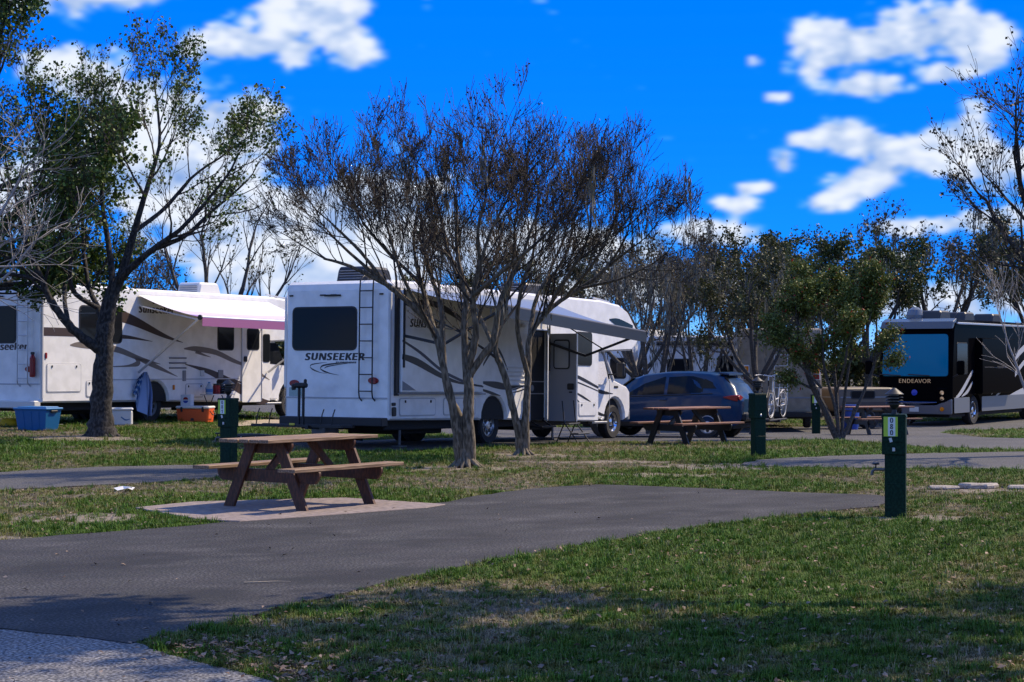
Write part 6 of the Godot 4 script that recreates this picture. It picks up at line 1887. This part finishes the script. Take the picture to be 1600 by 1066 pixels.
	part(jug, "label_band", MB.new().lathe([Vector2(0.092, 0.05), Vector2(0.092, 0.13)]), mat(lin(0.04, 0.16, 0.42), 0.4))
	part(jug, "cap", MB.new().lathe([Vector2(0.03, 0.27), Vector2(0.03, 0.30), Vector2(0, 0.30)]), lid)
	var ct := thing("drink_carton", "white drink carton with red and blue disc standing on the orange cooler", "carton", oc.transform * Vector3(-0.22, 0.408, -0.02), -12.0)
	part(ct, "carton", MB.new().box(Vector3(0, 0.135, 0), Vector3(0.26, 0.27, 0.2), 0.004), mat(lin(0.6, 0.62, 0.66), 0.5))
	var half := PackedVector2Array()
	var half2 := PackedVector2Array()
	for k in 13:
		var a := PI * k / 12.0
		half.append(Vector2(cos(a), sin(a)) * 0.065 + Vector2(0, 0.15))
		half2.append(Vector2(cos(a), -sin(a)) * 0.065 + Vector2(0, 0.13))
	part(ct, "red_half_disc", MB.new().slab(half, 0.1, 0.102), M.red)
	part(ct, "blue_half_disc", MB.new().slab(half2, 0.1, 0.102), mat(lin(0.02, 0.06, 0.35), 0.5))
	# towel hung on the awning arm
	var tw2 := MB.new()
	var cloth := func(u: float, w: float) -> Vector3:
		var wide := 0.06 + 0.30 * sin(minf(w * 1.9, 1.0) * PI * 0.5) * (1.0 - 0.35 * w)
		var hem := 1.12 - 0.52 * sstep(0.62, 0.35, u) - 0.10 * absf(sin(u * 9.0))
		return Vector3((u - 0.5) * wide - (0.20 * w if u < 0.55 else -0.02), 1.22 - w * hem, (0.03 + 0.10 * w) * sin(u * 19.0 + w * 3.0) + 0.03 * sin(u * 9.0 + w * 5.0))
	for i in 24:
		for j in 14:
			var a: Vector3 = cloth.call(i / 24.0, j / 14.0)
			var bq: Vector3 = cloth.call((i + 1) / 24.0, j / 14.0)
			var c: Vector3 = cloth.call((i + 1) / 24.0, (j + 1) / 14.0)
			var d: Vector3 = cloth.call(i / 24.0, (j + 1) / 14.0)
			var n0 := (bq - a).cross(d - a).normalized()
			var k0 := tw2.v.size()
			tw2.quad(a, bq, c, d, n0)
			var col := Color(0.30, 0.40, 0.62) if i > 11 else (Color(0.03, 0.11, 0.30) if (j + i / 3) % 3 != 0 else Color(0.42, 0.55, 0.68))
			for k in range(k0, tw2.v.size()):
				tw2.col.append(col)
	var tmat := mat(Color(1, 1, 1), 0.9)
	tmat.vertex_color_use_as_albedo = true
	var hang: Vector3 = place.call(3.28, 0.17, 0.0)
	solo("beach_towel", tw2, tmat, "blue and white striped towel hanging from the awning arm by the wheel", "towel", Vector3(hang.x, 0.13, hang.z), 20.0)
	# yellow hose coil
	var coil := []
	for k in 90:
		var a := TAU * k / 18.0
		coil.append(Vector3(cos(a) * (0.26 - k * 0.0008), 0.02 + k * 0.0016, sin(a) * (0.26 - k * 0.0008)))
	solo("yellow_hose", MB.new().tube(coil, [0.016], 6), mat(lin(0.65, 0.42, 0.01), 0.5), "coiled yellow hose on the grass beside the blue tub", "hose", on(-11.25, -40.2))
	# black waste hose behind the brown table
	var hs := []
	var hr := []
	for k in 160:
		var u := k / 159.0
		var p := Vector3(lerpf(-5.5, -3.0, u), 0, lerpf(-35.2, -36.2, u) + 0.16 * sin(u * 7.0))
		hs.append(on(p.x, p.z, 0.10 + 0.03 * sin(u * 9.0)))
		hr.append(0.058 if k % 2 == 0 else 0.046)
	var hose := thing("waste_hose", "black corrugated waste hose lying on the grass behind the brown picnic table", "hose")
	part(hose, "hose", MB.new().tube(hs, hr, 8), M.black)
	part(hose, "end_fitting", MB.new().tube([hs[0] + Vector3(-0.18, -0.03, 0.03), hs[0]], [0.07, 0.062], 10), cw)
	for k in 8:
		var p: Vector3 = hs[12 + 18 * k]
		part(hose, "support", MB.new().tube([Vector3(p.x, gy(p.x, p.z) - 0.01, p.z + 0.06), p + Vector3(0, 0, 0.06)], [0.008], 5).tube([Vector3(p.x, gy(p.x, p.z) - 0.01, p.z - 0.06), p + Vector3(0, 0, -0.06)], [0.008], 5), M.offwhite)
	# litter, stones
	rng.seed = 8
	var scrap := MB.new()
	for k in 10:
		var a := TAU * k / 10.0
		var a2 := TAU * (k + 1) / 10.0
		var r1 := 0.09 + 0.04 * sin(k * 2.3)
		var r2 := 0.09 + 0.04 * sin((k + 1) * 2.3) if k < 9 else 0.09
		scrap.face(Vector3(0, 0.06, 0), Vector3(cos(a) * r1 * 1.3, 0.03 + 0.02 * sin(k * 1.7), sin(a) * r1), Vector3(cos(a2) * r2 * 1.3, 0.03 + 0.02 * sin((k + 1) * 1.7), sin(a2) * r2), Vector3(0, 0.055, 0), Vector3(0, -1, 0))
	solo("litter", scrap, cw, "crumpled white scrap of litter lying on the grass", "litter", on(-4.86, -22.4, 0.015))
	var rock := mottled(lin(0.22, 0.19, 0.16), lin(0.42, 0.38, 0.33), 0.03, 2.0, 0.9, 3.0, 0.0, 25)
	for k in 9:
		var s := MB.new()
		var pts := []
		var n := 7
		for i in n:
			var a := TAU * i / n + rng.randf() * 0.4
			pts.append(Vector2(cos(a) * rng.randf_range(0.13, 0.26), sin(a) * rng.randf_range(0.09, 0.16)))
		s.slab(PackedVector2Array(pts), 0.0, rng.randf_range(0.05, 0.09), 0.02, Vector3.ZERO, Basis(Vector3.RIGHT, Vector3(0, 0, -1), Vector3.UP))
		var x := 5.55 + 0.30 * k + rng.randf_range(-0.08, 0.08)
		solo("flat_stone", s, rock, "flat pale stone in the grass beyond the pedestal numbered 080", "stone", on(x, -22.75 - 0.08 * k + rng.randf_range(-0.15, 0.15), -0.01), rng.randf() * 60.0, "flat stones in a row in the grass")
	var stick := MB.new().tube([Vector3(-0.17, 0.010, 0.02), Vector3(-0.03, 0.014, 0.04), Vector3(0.06, 0.012, 0.0), Vector3(0.17, 0.012, 0.03)], [0.004, 0.005, 0.004, 0.002], 5)
	solo("fallen_twig", stick, mat(lin(0.34, 0.28, 0.2), 0.8), "thin pale twig lying on the dark asphalt", "twig", Vector3(-1.80, 0.016, -13.2), 8.0)
	# camp things beside the coach
	camp_chair("folding camp chair next to the blue barrel", on(11.3, -58.3), 30.0, M.charcoal)
	camp_chair("folding camp chair at the black coach's front corner", on(12.3, -59.6), -50.0, mat(lin(0.06, 0.02, 0.03), 0.7))
	var br := thing("blue_barrel", "blue plastic barrel behind the bottlebrush stems", "barrel", on(10.45, -55.3))
	part(br, "barrel", MB.new().lathe([Vector2(0, 0), Vector2(0.22, 0), Vector2(0.26, 0.3), Vector2(0.26, 0.62), Vector2(0.23, 0.78), Vector2(0, 0.78)]), mat(lin(0.01, 0.06, 0.32), 0.4))
	part(br, "hoop", MB.new().lathe([Vector2(0.265, 0.28), Vector2(0.275, 0.3), Vector2(0.265, 0.32)]).lathe([Vector2(0.265, 0.58), Vector2(0.275, 0.6), Vector2(0.265, 0.62)]), M.navy)
	var ctb := thing("camp_table", "white-topped camp table between the barrel and the coach", "table", on(11.7, -57.2), 15.0)
	part(ctb, "table_top", MB.new().box(Vector3(0, 0.72, 0), Vector3(1.5, 0.04, 0.7), 0.01), M.offwhite)
	for x in [-0.65, 0.65]:
		part(ctb, "leg", MB.new().tube([Vector3(x, 0, -0.3), Vector3(x, 0.71, -0.25)], [0.015], 5), M.steel)
		part(ctb, "leg", MB.new().tube([Vector3(x, 0, 0.3), Vector3(x, 0.71, 0.25)], [0.015], 5), M.steel)
	var crate := solo("cardboard_box", MB.new().box(Vector3(0, 0.2, 0), Vector3(0.75, 0.4, 0.5), 0.006), mottled(lin(0.26, 0.17, 0.09), lin(0.32, 0.21, 0.12), 0.02, 1.0, 0.85), "brown cardboard box on the camp table", "box", ctb.position + Vector3(0.1, 0.74, 0), 15.0)
	crate.set_meta("category", "box")
	# folding step stool by the motorhome's door
	var fs := thing("folding_steps", "black folding steps standing below the motorhome's open door", "steps", on(1.25, -37.2), 60.0)
	for k in 2:
		part(fs, "tread", MB.new().box(Vector3(0, 0.22 + 0.2 * k, 0.18 - 0.22 * k), Vector3(0.5, 0.03, 0.2), 0.006), M.charcoal)
	for x in [-0.25, 0.25]:
		part(fs, "frame_tube", MB.new().tube([Vector3(x, 0, 0.3), Vector3(x, 0.45, -0.05), Vector3(x, 0.9, -0.1)], [0.014], 6).tube([Vector3(x, 0, -0.25), Vector3(x, 0.45, -0.05)], [0.014], 6), M.black)

func _ready() -> void:
	var cam := Camera3D.new()
	cam.name = "camera"
	cam.fov = 21.55
	cam.near = 0.1
	cam.far = 2000.0
	cam.position = Vector3(0, 1.67, 0)
	cam.rotation_degrees = Vector3(0.5525, 0, 0)
	add_child(cam)
	cam.current = true
	var we := WorldEnvironment.new()
	we.name = "environment"
	var env := Environment.new()
	env.background_mode = Environment.BG_SKY
	var sky := Sky.new()
	sky.sky_material = make_sky()
	env.sky = sky
	env.background_energy_multiplier = 1.35
	env.tonemap_mode = Environment.TONE_MAPPER_LINEAR
	env.tonemap_exposure = 1.25
	env.sdfgi_enabled = true
	env.ssao_enabled = true
	env.ssil_enabled = true
	we.environment = env
	add_child(we)
	var sun := DirectionalLight3D.new()
	sun.name = "sun"
	sun.light_color = Color(1.0, 0.92, 0.80)
	sun.light_energy = 1.6
	sun.light_angular_distance = 0.5
	sun.shadow_enabled = true
	add_child(sun)
	sun.look_at_from_position(Vector3(0.82, 1.0, -0.42) * 50.0, Vector3.ZERO)
	make_setting()
	make_vehicles()
	make_trees()
	make_props()
